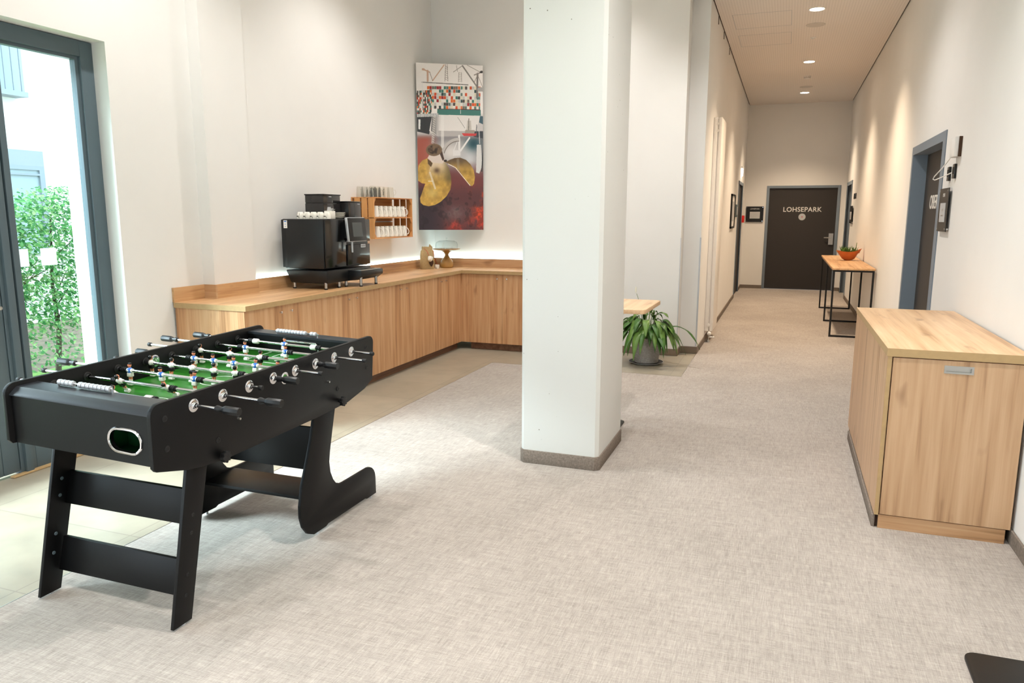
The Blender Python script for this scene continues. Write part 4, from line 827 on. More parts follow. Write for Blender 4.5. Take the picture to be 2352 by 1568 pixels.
# playing field with its markings in one mesh
t = fm(); VF = -0.124; u0_, u1_ = 0.140, 1.425; wL, wR = -FWd+0.018, -0.018
n_ = 16
for i in range(n_): t.box(wL, wR, u0_+(u1_-u0_)*i/n_, u0_+(u1_-u0_)*(i+1)/n_, VF-0.008, VF, mi=i % 2)
def mark(a0, a1, c0, c1): t.box(a0, a1, c0, c1, VF, VF+0.0006, mi=2)
um = (u0_+u1_)/2; wm = (wL+wR)/2
mark(wL, wR, um-0.003, um+0.003)
def markring(cw, cu, r, a0=0, a1=360, n=28, th=0.005):
    P = [(cw+rr*math.cos(math.radians(a0+(a1-a0)*i/n)), cu+rr*math.sin(math.radians(a0+(a1-a0)*i/n)), VF+0.0006) for i in range(n+1) for rr in (r-th/2, r+th/2)]
    t.raw(P, [(2*i, 2*i+1, 2*i+3, 2*i+2) for i in range(n)], 2)
markring(wm, um, 0.09)
for s_, ub in ((1, u0_), (-1, u1_)):
    for hw, dp in ((0.20, 0.23), (0.12, 0.10)):
        a, c_ = ub, ub+s_*dp
        mark(wm-hw, wm-hw+0.005, min(a, c_), max(a, c_)); mark(wm+hw-0.005, wm+hw, min(a, c_), max(a, c_)); mark(wm-hw, wm+hw, c_-0.0025, c_+0.0025)
    for q in (-0.1, -0.03, 0.04, 0.11): t.lathe([(0, VF+0.0008), (0.009, VF+0.0008)], (wm+q*1.3, ub+s_*0.17, 0), n=14, mi=2)
    markring(wm, ub+s_*0.23, 0.07, 0 if s_ > 0 else 180, 180 if s_ > 0 else 360, 18)
t.build('playing_field', [M['green'], M['green2'], M['line']], ftb, smooth=False)
# ball serve rings and the bezels where the rods pass through
def bezel(w, u, v, sgn, name='rod_bushing', r=0.0265, m='chrome'):
    t = fm(); t.lathe([(r, 0), (r, 0.0025), (r*0.82, 0.005), (r*0.55, 0.005), (r*0.45, 0.009), (0.0105, 0.014), (0.0095, 0.014)], (w, u, v), n=26, d=(sgn, 0, 0)); return t.build(name, M[m], ftb)
t = fm(); t.lathe([(0.028, 0), (0.028, 0.003), (0.022, 0.006), (0.017, 0.003)], (0.0, 0.775, -0.068), n=28, d=(1, 0, 0)); t.lathe([(0.017, 0.003), (0, 0.003)], (0.0, 0.775, -0.068), n=28, d=(1, 0, 0), mi=1); o = t.build('ball_serve_ring', [M['chrome'], M['green']], ftb)
t = fm(); t.lathe([(0.030, 0), (0.030, 0.003), (0.022, 0.006), (0.0, 0.001)], (-FWd+0.018, 0.745, -0.055), n=28, d=(1, 0, 0)); t.build('ball_serve_ring', M['chrome'], ftb)

# ---- players, shared meshes
def figure(kit):
    t = MB(); shirt, sleeve, shorts, head = (0, 1, 1, 3) if kit == 'b' else (1, 1, 4, 3)   # materials: blue, white, skin-shoe, skin, black
    t.ball((0, 0, 0), 0.0135, 0.0125, 0.0155, n=14, m=8, mi=shirt)
    t.cyl((-0.017, 0, 0.001), (0.017, 0, 0.001), 0.0092, n=14, mi=sleeve)
    t.cyl((0, 0, 0.012), (0, 0, 0.021), 0.0050, 0.0048, n=10, mi=3)
    t.ball((0, -0.001, 0.0255), 0.0085, 0.009, 0.0100, n=12, m=8, mi=3)
    t.ball((0, -0.0095, 0.0245), 0.0018, 0.0022, 0.0022, n=6, m=4, mi=3)
    for s in (-1, 1):
        t.ball((s*0.0035, -0.0092, 0.0272), 0.0011, 0.0008, 0.0010, n=6, m=4, mi=4); t.ball((s*0.0085, 0.0, 0.0250), 0.0012, 0.002, 0.0026, n=6, m=4, mi=3)
    if kit == 'b': t.lathe([(0.0089, 0.0), (0.0093, 0.002), (0.0080, 0.0058), (0, 0.0072)], (0, 0.0004, 0.0292), n=14, mi=4)
    else: t.ball((0, 0.0022, 0.0275), 0.0096, 0.0094, 0.0100, n=12, m=8, mi=4)
    t.prism([(-0.0105, -0.009), (0.0105, -0.009), (0.0115, -0.016), (0.0118, -0.028), (-0.0118, -0.028), (-0.0115, -0.016)], -0.0095, 0.0095, 1, mi=shorts, bev=0.002)
    if kit == 'b': t.box(-0.0035, 0.0035, -0.0138, -0.0120, -0.002, 0.006, bev=0.001, mi=1)
    else: t.box(-0.004, 0.004, -0.0138, -0.0115, -0.004, 0.002, bev=0.001, mi=4)
    for s in (-1, 1):
        t.tube([(s*0.0055, 0, -0.026), (s*0.0055, 0, -0.042)], [0.0050, 0.0042], n=10, mi=3)
        t.tube([(s*0.0055, 0, -0.041), (s*0.0055, 0, -0.056)], [0.0046, 0.0044], n=10, mi=1)
    t.prism([(-0.012, -0.056), (0.012, -0.056), (0.0125, -0.067), (-0.0125, -0.067)], -0.010, 0.007, 1, mi=1, bev=0.0015)
    return t
def shared_mesh(t, mats, nm):
    o = t.build(nm, mats); me = o.data; bpy.data.objects.remove(o); return me
fm_mats = [M['blue'], M['figw'], M['figw'], M['skin'], M['figk']]
FB_ME = shared_mesh(figure('b'), fm_mats, 'player'); FW_ME = shared_mesh(figure('w'), fm_mats, 'player')
t = MB(); t.lathe([(0, -0.019), (0.011, -0.019), (0.0145, -0.014), (0.0145, 0.014), (0.011, 0.019), (0, 0.019)], n=18, d=(1, 0, 0)); KEEP_ME = shared_mesh(t, [M['figw']], 'rod_stop')
t = MB(); 
prof = [(0.0075, -0.016)]
for k in range(3): z = -0.014+k*0.0095; prof += [(0.0125, z), (0.0135, z+0.003), (0.0125, z+0.0065), (0.0098, z+0.0072), (0.0098, z+0.0088)]
prof += [(0.0125, 0.0145), (0.0075, 0.016)]
t.lathe(prof, n=18, d=(1, 0, 0)); BUMP_ME = shared_mesh(t, [M['rubber']], 'bumper')
# handle: waisted neck then an octagonal grip, axis along +w
t = MB(); t.lathe([(0.0085, 0), (0.0135, 0.006), (0.0135, 0.014), (0.0100, 0.028), (0.0112, 0.036)], n=16, d=(1, 0, 0)); t.lathe([(0.0112, 0.035), (0.0165, 0.046), (0.0172, 0.050), (0.0172, 0.108), (0.0150, 0.112), (0, 0.112)], n=8, d=(1, 0, 0)); GRIP_ME = shared_mesh(t, [M['satin']], 'handle')
t = MB(); t.lathe([(0.0080, 0), (0.0105, 0.003), (0.0110, 0.018), (0.009, 0.021), (0, 0.021)], n=16, d=(1, 0, 0)); CAP_ME = shared_mesh(t, [M['rubber']], 'end_cap')
def place(me, nm, parent, loc, spin=0.0, flip=False):
    o = bpy.data.objects.new(nm, me); COL.objects.link(o); o.parent = parent
    R = Matrix(FR) @ Matrix.Rotation(spin, 3, 'X')
    if flip: R = R @ Matrix.Rotation(PI, 3, 'Z')
    o.matrix_local = Matrix.Translation(FT(loc)-FB) @ R.to_4x4(); return o
HB, CB = 'handle', 'end_cap'
# rod k: team, figure positions, stops, bumpers, right end, right fitting, left end, left fitting, spin
RODS = [
 ('w', [-0.405], [-0.22], [-0.195], 0.218, HB, -0.945, CB, 0.0),
 ('w', [-0.545, -0.285], [], [-0.575, -0.255], 0.289, HB, -1.0, CB, 0.75),
 ('b', [-0.660, -0.478, -0.290], [], [-0.690, -0.260], 0.070, CB, -1.10, HB, 0.0),
 ('w', [-0.700, -0.576, -0.452, -0.328, -0.205], [], [-0.722, -0.172], 0.131, HB, -0.93, CB, 0.0),
 ('b', [-0.591, -0.471, -0.349, -0.224, -0.100], [], [-0.622, -0.070], 0.150, CB, -0.955, HB, 0.0),
 ('w', [-0.698, -0.512, -0.324], [], [-0.722, -0.292], 0.127, HB, -1.045, CB, 0.0),
 ('b', [-0.547, -0.291], [], [-0.578, -0.262], 0.188, CB, -1.11, HB, 0.0),
 ('b', [-0.420], [-0.607, -0.232], [-0.640, -0.200], 0.136, CB, -1.035, HB, 0.0)]
VR = -0.050
for k, (team, figs, stops, bumps, re, rf, le, lf, spin) in enumerate(RODS):
    u = 0.210+0.1613*k
    bezel(0.0, u, VR, 1); bezel(-FWd, u, VR, -1); bezel(-0.018, u, VR, -1, 'inner_bushing', 0.017, 'rubber'); bezel(-FWd+0.018, u, VR, 1, 'inner_bushing', 0.021, 'rubber')
    r_end = re-(0.100 if rf == HB else 0.012); l_end = le+(0.100 if lf == HB else 0.012)
    t = fm(); t.cyl((l_end, u, VR), (r_end, u, VR), 0.0066, n=14); rod = t.build('rod', M['chrome'], ftb)
    place(GRIP_ME if rf == HB else CAP_ME, rf, rod, (re-(0.112 if rf == HB else 0.021), u, VR))
    place(GRIP_ME if lf == HB else CAP_ME, lf, rod, (le+(0.112 if lf == HB else 0.021), u, VR), flip=True)
    for w in figs: place(FB_ME if team == 'b' else FW_ME, 'player', rod, (w, u, VR), spin+(0.18*math.sin(k*3+w*9)), flip=(team == 'w'))
    for w in stops: place(KEEP_ME, 'rod_stop', rod, (w, u, VR))
    for w in bumps: place(BUMP_ME, 'bumper', rod, (w, u, VR))
# bead score counters on the top rails
for (u, wa, wb, gaps) in ((0.128, -0.60, -0.315, (4,)), (1.455, -0.555, -0.285, (10,))):
    t = fm(); t.cyl((wa-0.006, u, -0.003), (wb+0.006, u, -0.003), 0.0035, n=8); t.cyl((wb, u, -0.018), (wb, u, -0.003), 0.004, n=8); t.cyl((wa, u, -0.018), (wa, u, -0.003), 0.004, n=8); sc_ = t.build('score_counter', M['chrome'], ftb)
    step = (wb-wa-0.035)/12
    for i in range(12):
        w = wa+0.008+i*step+(0.026 if i >= gaps[0] else 0)
        t = fm(); t.lathe([(0.004, -step*0.46), (0.0115, -step*0.40), (0.0125, 0), (0.0115, step*0.40), (0.004, step*0.46)], (w+step*0.2, u, -0.0035), n=14, d=(1, 0, 0)); t.build('counter_bead', M['silver'], sc_)
# clamp knobs, bolts
for (u, v) in ((0.346, -0.301), (1.223, -0.290)):
    t = fm(); t.cyl((0.0, u, v), (0.012, u, v), 0.010, n=12)
    pts = [(u+(0.0225+0.0035*math.cos(8*a))*math.cos(a), v+(0.0225+0.0035*math.cos(8*a))*math.sin(a)) for a in [2*PI*i/48 for i in range(48)]]; t.prism(pts, 0.012, 0.032, 0, bev=0.0015); t.build('clamp_knob', M['rubber'], ftb)
for (u, v, m_) in ((0.065, -0.064, 'rubber'), (0.068, -0.182, 'rubber'), (0.333, -0.230, 'rubber'), (1.209, -0.223, 'rubber'), (1.489, -0.054, 'rubber'), (1.495, -0.168, 'rubber')):
    t = fm(); t.lathe([(0.0125, 0), (0.012, 0.0015), (0.007, 0.003), (0.0065, 0.0015), (0, 0.0015)], (0, u, v), n=18, d=(1, 0, 0)); t.build('bolt', M[m_], ftb)
for (u, v) in ((0.455, -0.171), (1.116, -0.163)):
    t = fm(); t.cyl((0, u, v), (0.014, u, v), 0.006, 0.005, n=12); t.build('hook_peg', M['steel'], ftb)
# legs
XR0, XR1, XL0, XL1 = -2.131, -2.147, -2.866, -2.850
def near_leg(xb0, xb1, xt0, xt1, ztop):
    t = MB(FB); q = [(2.016, 0.008), (2.112, 0.008), (2.262, ztop), (2.15, ztop)]
    t.bevraw([(xb0, q[0][0], q[0][1]), (xb1, q[0][0], q[0][1]), (xb1, q[1][0], q[1][1]), (xb0, q[1][0], q[1][1]), (xt0, q[3][0], q[3][1]), (xt1, q[3][0], q[3][1]), (xt1, q[2][0], q[2][1]), (xt0, q[2][0], q[2][1])],
        [(0, 3, 2, 1), (4, 5, 6, 7), (0, 1, 5, 4), (1, 2, 6, 5), (2, 3, 7, 6), (3, 0, 4, 7)], 0.0015); return t.build('leg', M['black'], ftb)
lr = near_leg(XR0-0.004, XR1-0.004, XR0-0.004, XR1-0.004, 0.655); ll = near_leg(XL0, XL1, XL0+0.02, XL1+0.02, 0.69)
for (z, side) in ((0.43, 0), (0.36, 0), (0.20, 0), (0.12, 0)):
    y = 2.064+z*0.215; t = MB(FB); t.lathe([(0.008, 0), (0.0075, 0.001), (0.005, 0.0012), (0.0048, 0.0002), (0, 0.0002)], (XR0-0.0035, y, z), n=14, d=(1, 0, 0)); o = t.build('cam_cover', M['satin'], lr)
    t = MB(FB); t.lathe([(0.008, 0), (0.007, 0.002), (0, 0.002)], (XL1+0.006+z*0.02, y-0.0, z+0.06), n=12, d=(1, 0, 0)); t.build('cam_cover', M['frame'], ll)
def rung(z0, z1, nm='crossbar'):
    t = MB(FB); f = lambda z, e: 2.085+z*0.215+e
    vs = [(XL1+0.006, f(z0, 0), z0), (XR1-0.005, f(z0, 0), z0), (XR1-0.005, f(z0, 0.016), z0), (XL1+0.006, f(z0, 0.016), z0), (XL1+0.014, f(z1, 0), z1), (XR1-0.005, f(z1, 0), z1), (XR1-0.005, f(z1, 0.016), z1), (XL1+0.014, f(z1, 0.016), z1)]
    t.bevraw(vs, [(0, 3, 2, 1), (4, 5, 6, 7), (0, 1, 5, 4), (1, 2, 6, 5), (2, 3, 7, 6), (3, 0, 4, 7)], 0.0015); t.build(nm, M['black'], ftb)
rung(0.375, 0.512); rung(0.097, 0.238)
foot_poly = [(2.99, 0.655), (3.172, 0.655), (3.127, 0.50), (3.10, 0.40), (3.09, 0.348)]+[(3.097, 0.29), (3.118, 0.244), (3.145, 0.212), (3.179, 0.197), (3.22, 0.194), (3.42, 0.194)]+arc(3.455, 0.112, 0.082, 90, 0, 5)+[(3.538, 0.016), (3.44, 0.016), (3.42, 0.024), (3.06, 0.024), (3.04, 0.016), (2.935, 0.016)]+[(2.885, 0.04), (2.850, 0.085), (2.834, 0.14), (2.835, 0.20), (2.86, 0.30), (2.90, 0.39), (2.945, 0.50), (2.968, 0.58)]
for (xa, xb) in ((XR0-0.003, XR1-0.003), (XL0+0.006, XL1+0.006)):
    t = MB(FB); t.prism(foot_poly, xa, xb, 0, bev=0.0015); lg = t.build('leg', M['black'], ftb)
    for y in (2.98, 3.49):
        t = MB(FB); t.cyl(((xa+xb)/2, y, 0.0), ((xa+xb)/2, y, 0.018), 0.0075, n=10); t.build('levelling_foot', M['silver'], lg)
for lg, x in ((lr, XR0-0.012), (ll, XL0+0.008)):
    t = MB(FB); t.cyl((x, 2.075, 0.0), (x, 2.075, 0.010), 0.0075, n=10); t.build('levelling_foot', M['silver'], lg)
t = MB(FB); t.box(XL1+0.006, XR1-0.003, 3.045, 3.061, 0.305, 0.535, bev=0.0015); t.build('cross_panel', M['black'], ftb)
t = MB(FB); t.box(XL1+0.006, XR1-0.003, 2.96, 3.20, 0.176, 0.192, bev=0.0015); t.build('shelf_board', M['black'], ftb)

# ================================================================== HIGH TABLE, PLANT, RADIATOR
tb = thing('high_table', (-1.32, 5.44, 0), 'pale wood high table with black foot plate standing behind the pillar', 'table')
t = MB(tb.location); t.prism([(-1.62, 5.17), (-0.935, 5.17)]+[(-0.912, 5.185), (-0.900, 5.21)]+[(-0.893, 5.81), (-0.905, 5.835)]+[(-1.62, 5.84)], 0.908, 0.94, 2, bev=0.004); t.build('table_top', M['loak_y'], tb)
t = MB(tb.location); t.cyl((-1.34, 5.40, 0.02), (-1.34, 5.40, 0.895), 0.038, n=24); t.build('column', M['blackmetal'], tb)
t = MB(tb.location); t.box(-1.46, -1.22, 5.28, 5.52, 0.895, 0.908); t.build('mounting_plate', M['blackmetal'], tb)
t = MB(tb.location); t.prism([(a, c_) for a, c_ in arc(-1.14, 5.54, 0.04, 0, 90, 5)+arc(-1.51, 5.54, 0.04, 90, 180, 5)+arc(-1.51, 5.17, 0.04, 180, 270, 5)+arc(-1.14, 5.17, 0.04, 270, 360, 5)], 0, 0.012, 2, bev=0.002); t.build('foot_plate', M['blackmetal'], tb)

# the corner of a second foot plate at the lower right of the view
fp = thing('steel_table_base', (0.92, 2.7, 0), 'black steel foot plate with a rounded corner at the lower right edge of the photo', 'table base')
t = MB(fp.location); t.prism([(a, c_) for a, c_ in arc(1.07, 2.885, 0.05, 0, 90, 5)+arc(0.752, 2.885, 0.045, 90, 180, 6)+arc(0.752, 2.50, 0.05, 180, 270, 5)+arc(1.07, 2.50, 0.05, 270, 360, 5)], 0.0, 0.012, 2, bev=0.002); t.build('foot_plate', M['blackmetal'], fp)
t = MB(fp.location); t.cyl((0.925, 2.45, 0.012), (0.925, 2.45, 0.90), 0.035, n=20); t.build('column', M['blackmetal'], fp)

# peace lily in a wicker pot
PX, PY = -1.362, 7.985
pt = thing('peace_lily', (PX, PY, 0.012), 'leafy green peace lily in a grey wicker pot on the tiles by the wall', 'plant')
t = MB(pt.location); n = 84; rows = 66; vs = []
for j in range(rows+1):
    z = 0.016+0.275*j/rows; r = 0.128+0.045*(j/rows); row = j//3; prof_ = (0.0, 0.0038, 0.0038)[j % 3]
    for i in range(n):
        a = 2*PI*i/n; w_ = prof_*(1.0 if ((i//3+row) % 2) else 0.15)*(1 if 0 < j < rows else 0)
        vs.append((PX+(r+w_)*math.cos(a), PY+(r+w_)*math.sin(a), z))
fs = [(j*n+i, j*n+(i+1) % n, (j+1)*n+(i+1) % n, (j+1)*n+i) for j in range(rows) for i in range(n)]
t.raw(vs, fs)
t.tube([(PX+0.176*math.cos(2*PI*i/40), PY+0.176*math.sin(2*PI*i/40), 0.293+0.004*math.sin(i*2.2)) for i in range(40)], 0.009, n=6, closed=True)
t.build('wicker_pot', M['basket'], pt)
t = MB(pt.location); t.lathe([(0, 0.018), (0.122, 0.018), (0.166, 0.26), (0, 0.26)], (PX, PY, 0), n=24); t.build('soil', M['soil'], pt)
t = MB((PX, PY, 0)); t.lathe([(0.184, 0.0215), (0.15, 0.010), (0, 0.010)], (PX, PY, 0), n=40); t.lathe([(0, 0.0), (0.15, 0.0), (0.186, 0.018), (0.190, 0.022), (0.184, 0.0215)], (PX, PY, 0), n=40, mi=1)
tag(t.build('pot_saucer', [M['rubber'], M['paper']]), 'round dark saucer with a pale rim under the wicker plant pot', 'saucer')
rng = random.Random(11)
def lily_leaf(base, tip_dir, ln, rise, wd, droop, mi):
    """arched leaf on a petiole: returns meshes for blade; petiole as thin tube"""
    d = Vector((math.cos(tip_dir), math.sin(tip_dir), 0)); side = Vector((-d.y, d.x, 0)); N_ = 9
    p0 = Vector(base); p1 = p0+d*ln*0.42+Vector((0, 0, rise)); pts = []
    for i in range(N_):
        s = i/(N_-1); c = p1+d*(ln*0.75*(s-0.18*s*s))+Vector((0, 0, 0.10*rise*s*2.2-droop*s*s)); pts.append(c)
    bl = MB(pt.location); vs = []
    for i, c in enumerate(pts):
        s = i/(N_-1); w_ = wd*(math.sin(PI*min(1, s**0.8))**0.85)*(1-0.25*s)+0.0008; cup = 0.30*w_
        und = 0.006*math.sin(s*9+tip_dir*7)
        vs += [c-side*w_+Vector((0, 0, cup+und)), c+Vector((0, 0, 0)), c+side*w_+Vector((0, 0, cup-und))]
    fs = [q for i in range(N_-1) for q in ((3*i, 3*i+1, 3*i+4, 3*i+3), (3*i+1, 3*i+2, 3*i+5, 3*i+4))]
    bl.raw(vs, fs, 0); nm = ['leaf', 'leaf2', 'leafy'][mi]
    lo = bl.build('leaf', M[nm], pt, fixn=False)
    md = lo.modifiers.new('thick', 'SOLIDIFY'); md.thickness = 0.0012
    st = MB(pt.location); mid = (p0+p1)/2+Vector((0, 0, rise*0.18)); st.tube([p0, mid, p1, pts[1]], [0.0035, 0.003, 0.0026, 0.0018], n=5); st.build('stalk', M['stem'], lo)
for i in range(92):
    a = rng.uniform(0, 2*PI); inner = rng.random()**0.8
    if i < 34: a = rng.uniform(-PI*0.95, -PI*0.05); inner = rng.uniform(0.55, 1.0)
    ln = rng.uniform(0.24, 0.34)*(0.60+0.45*inner); rise = rng.uniform(0.20, 0.33)*(1.25-0.85*inner); dr_ = rng.uniform(0.10, 0.20)*(0.5+1.2*inner)
    b0 = (PX+0.09*math.cos(a)*inner+rng.uniform(-0.02, 0.02), PY+0.09*math.sin(a)*inner+rng.uniform(-0.02, 0.02), 0.26)
    if math.sin(a) > 0.2: ln *= 0.62
    lily_leaf(b0, a, ln, rise, rng.uniform(0.030, 0.044), dr_, 0 if rng.random() < 0.62 else 1)
lily_leaf((PX-0.06, PY-0.05, 0.26), math.radians(205), 0.34, 0.16, 0.038, 0.30, 2)
lily_leaf((PX+0.08, PY-0.03, 0.26), math.radians(-12), 0.50, 0.17, 0.026, 0.26, 0)
t = MB(pt.location); t.tube([(PX-0.03, PY, 0.26), (PX-0.06, PY, 0.5), (PX-0.09, PY, 0.66), (PX-0.125, PY, 0.76)], 0.0028, n=5); fl = t.build('flower_stalk', M['stem'], pt)
t = MB(pt.location); t.ball((PX-0.135, PY, 0.80), 0.011, 0.006, 0.036, n=10, m=8); t.build('bloom', M['spathe'], fl)

# tall radiator on the corridor wall
rd = thing('tall_radiator', (XC, 9.62, 0), 'tall narrow white panel radiator mounted upright on the corridor wall', 'radiator')
for (xa, xb, nm_) in ((-0.9095, -0.856, 'rear_panel'), (-0.848, -0.808, 'front_panel')):
    t = MB(rd.location); t.box(xa, xb, 9.62, 10.23, 0.14, 2.78, bev=0.006); t.build(nm_, M['radiator'], rd)
t = MB(rd.location); 
for i in range(12): t.box(-0.857, -0.847, 9.635+i*0.05, 9.640+i*0.05, 0.17, 2.75)
t.build('convector_fins', M['radiator'], rd, smooth=False)
for z in (0.22, 2.70, 2.62):
    t = MB(rd.location); t.cyl((-0.858, 9.61, z), (-0.858, 9.66, z), 0.018, n=16); t.cyl((-0.858, 9.606, z), (-0.858, 9.61, z), 0.009, n=8); t.build('plug', M['radiator'], rd)
for z in (0.5, 1.5, 2.4):
    t = MB(rd.location); t.box(XC, -0.900, 10.20, 10.24, z, z+0.05); t.build('wall_bracket', M['radiator'], rd, smooth=False)
t = MB(rd.location); t.cyl((-0.858, 9.65, 0.0), (-0.858, 9.65, 0.14), 0.008, n=12); t.lathe([(0.028, 0), (0.026, 0.012), (0.010, 0.030)], (-0.858, 9.65, 0), n=18); t.build('supply_pipe', M['steel'], rd)
t = MB(rd.location); t.ball((-0.845, 9.60, 0.115), 0.026, 0.026, 0.026, n=14, m=10); t.cyl((-0.845, 9.60, 0.07), (-0.79, 9.60, 0.07), 0.009, n=10); t.ball((-0.79, 9.60, 0.07), 0.014); t.build('thermostat_valve', M['white'], rd)

# ================================================================== CORRIDOR ITEMS
pf = thing('picture_frame', (XC, 13.2, 1.38), 'narrow black framed picture on the left corridor wall', 'picture')
t = MB(pf.location)
for q in ((13.2, 13.225, 1.38, 1.96), (14.02, 14.045, 1.38, 1.96), (13.2, 14.045, 1.38, 1.41), (13.2, 14.045, 1.93, 1.96)): t.box(XC+0.001, XC+0.028, *q)
t.build('frame', M['blackmetal'], pf, smooth=False)
t = MB(pf.location); t.box(XC+0.001, XC+0.012, 13.22, 14.03, 1.40, 1.94); t.box(XC+0.012, XC+0.0125, 13.36, 13.9, 1.50, 1.84, mi=1); t.build('print', [M['whitemat'], M['paper']], pf, smooth=False)
def room_sign(nm_, org, ax, lab, txt, w=0.365, h=0.335):
    """glossy plate on four stand-off screws. ax = direction along the plate, normal to the left of it"""
    r = thing('room_sign', org, lab, 'sign', None); ax = Vector(ax); nr = Vector((ax.y, -ax.x, 0)); o3 = Vector(org)
    def slab(tb_, a0, a1, z0, z1, d0, d1, mi=0): tb_.raw([o3+ax*a+nr*d+Vector((0, 0, z)) for a, z, d in ((a0, z0, d0), (a1, z0, d0), (a1, z1, d0), (a0, z1, d0), (a0, z0, d1), (a1, z0, d1), (a1, z1, d1), (a0, z1, d1))], SF, mi)
    t = MB(org); slab(t, 0, w, 0, h, 0.018, 0.024); t.build('plate', M['satin'], r, smooth=False)
    t = MB(org); slab(t, w*0.22, w*0.80, h*0.22, h*0.66, 0.0241, 0.0275); slab(t, w*0.47, w*0.55, h*0.47, h*0.53, 0.0276, 0.0279, 1); slab(t, w*0.40, w*0.60, h*0.36, h*0.39, 0.0276, 0.0279, 1); t.build('paper_insert', [M['paper'], M['steel']], r, smooth=False)
    for a in (0.02, w-0.02):
        for z in (0.02, h-0.02):
            t = MB(org); p = o3+ax*a+Vector((0, 0, z)); t.cyl(p, p+nr*0.027, 0.007, n=12); t.build('standoff', M['chrome'], r)
    if txt: text_mesh('sign_lettering', txt, h*0.115, M['letter'], o3+ax*w*0.5+nr*0.0245+Vector((0, 0, h*0.84)), ax, (0, 0, 1), r, off=org, depth=0.0004, sx=0.95)
    return r
room_sign('a', (-0.855, YF-0.0, 1.46), (1, 0, 0), 'square black room sign LOHSEPARK left of the dark end door', 'LOHSEPARK')
s2 = thing('small_wall_panel', (XC, 14.55, 1.57), 'small dark panel between the corridor picture and the left door frame', 'wall panel')
t = MB(s2.location); t.box(XC, XC+0.02, 14.52, 14.86, 1.57, 1.80, bev=0.003); t.build('panel', M['frame'], s2); t = MB(s2.location); t.box(XC+0.02, XC+0.022, 14.56, 14.82, 1.61, 1.76); t.build('display', M['paper'], s2, smooth=False)
s3 = room_sign('b', (XR, 16.42-0.0, 1.46), (0, -1, 0), 'black room sign seen edge-on beside the far right door', '', w=0.55, h=0.32)
s3.location.y = 15.62; 
room_sign('c', (XR, 6.70, 1.482), (0, -1, 0), 'black room sign with a grey insert right of the OBER door', 'OBER', w=0.34, h=0.325)
def wall_box(name, x, y0, y1, z0, z1, d, m, lab, cat, extra=None, group=None):
    r = thing(name, (x, (y0+y1)/2, z0), lab, cat, group); sg = -1 if x > 0 else 1
    t = MB(r.location); t.box(x, x+sg*d, y0, y1, z0, z1, bev=0.003); t.build('casing', M[m], r)
    if extra: t = MB(r.location); t.box(x+sg*d, x+sg*(d+0.003), y0+(y1-y0)*0.2, y1-(y1-y0)*0.2, z0+(z1-z0)*0.3, z1-(z1-z0)*0.2); t.build('face', M[extra], r, smooth=False)
    return r
wall_box('wall_sensor', XR, 6.475, 6.535, 1.86, 1.965, 0.018, 'gloss', 'left of the two small black sensors above the OBER room sign', 'sensor', 'rubber', 'black wall sensors')
wall_box('wall_sensor', XR, 6.285, 6.345, 1.87, 1.975, 0.018, 'gloss', 'right of the two small black sensors above the OBER room sign', 'sensor', 'rubber', 'black wall sensors')
r = thing('access_point', (XR, 6.3, 2.0), 'white square wall box with a looped cable beside the OBER door', 'wall box')
t = MB(r.location); t.box(XR-0.045, XR, 6.20, 6.36, 2.02, 2.16, bev=0.006); t.build('casing', M['whitemat'], r)
t = MB(r.location); t.box(XR-0.02, XR-0.0, 6.185, 6.205, 2.02, 2.16); t.build('mounting_plate', M['print_brown'], r, smooth=False)
t = MB(r.location); t.tube([(XR-0.03, 6.36, 2.03), (XR-0.06, 6.50, 1.955), (XR-0.09, 6.60, 1.90), (XR-0.095, 6.625, 1.880), (XR-0.085, 6.60, 1.872), (XR-0.05, 6.50, 1.892), (XR-0.022, 6.38, 1.912), (XR-0.02, 6.33, 1.915)], 0.0042, n=7); o = t.build('cable', M['white'], r); o['label'] = 'looped white cable'
wall_box('wall_sensor', XR, 15.02, 15.10, 1.90, 2.0, 0.016, 'gloss', 'left of the two tiny black sensors near the far right door', 'sensor', None, 'far black wall sensors')
wall_box('wall_sensor', XR, 14.72, 14.80, 1.90, 2.0, 0.016, 'gloss', 'right of the two tiny black sensors near the far right door', 'sensor', None, 'far black wall sensors')
wall_box('fire_alarm', XC, 16.72, 16.86, 1.45, 1.60, 0.05, 'red', 'red fire alarm call point on the left wall beside the far door', 'fire alarm', 'red')
ex = thing('exit_sign', (XC, 15.75, 2.40), 'small glowing white exit sign above the left corridor door', 'exit sign')
t = MB(ex.location); t.box(XC, XC+0.035, 15.62, 15.90, 2.52, 2.56, bev=0.002); t.build('housing', M['whitemat'], ex)
t = MB(ex.location); t.box(XC+0.010, XC+0.025, 15.63, 15.89, 2.38, 2.52); t.build('light_panel', M['exitglow'], ex, smooth=False)

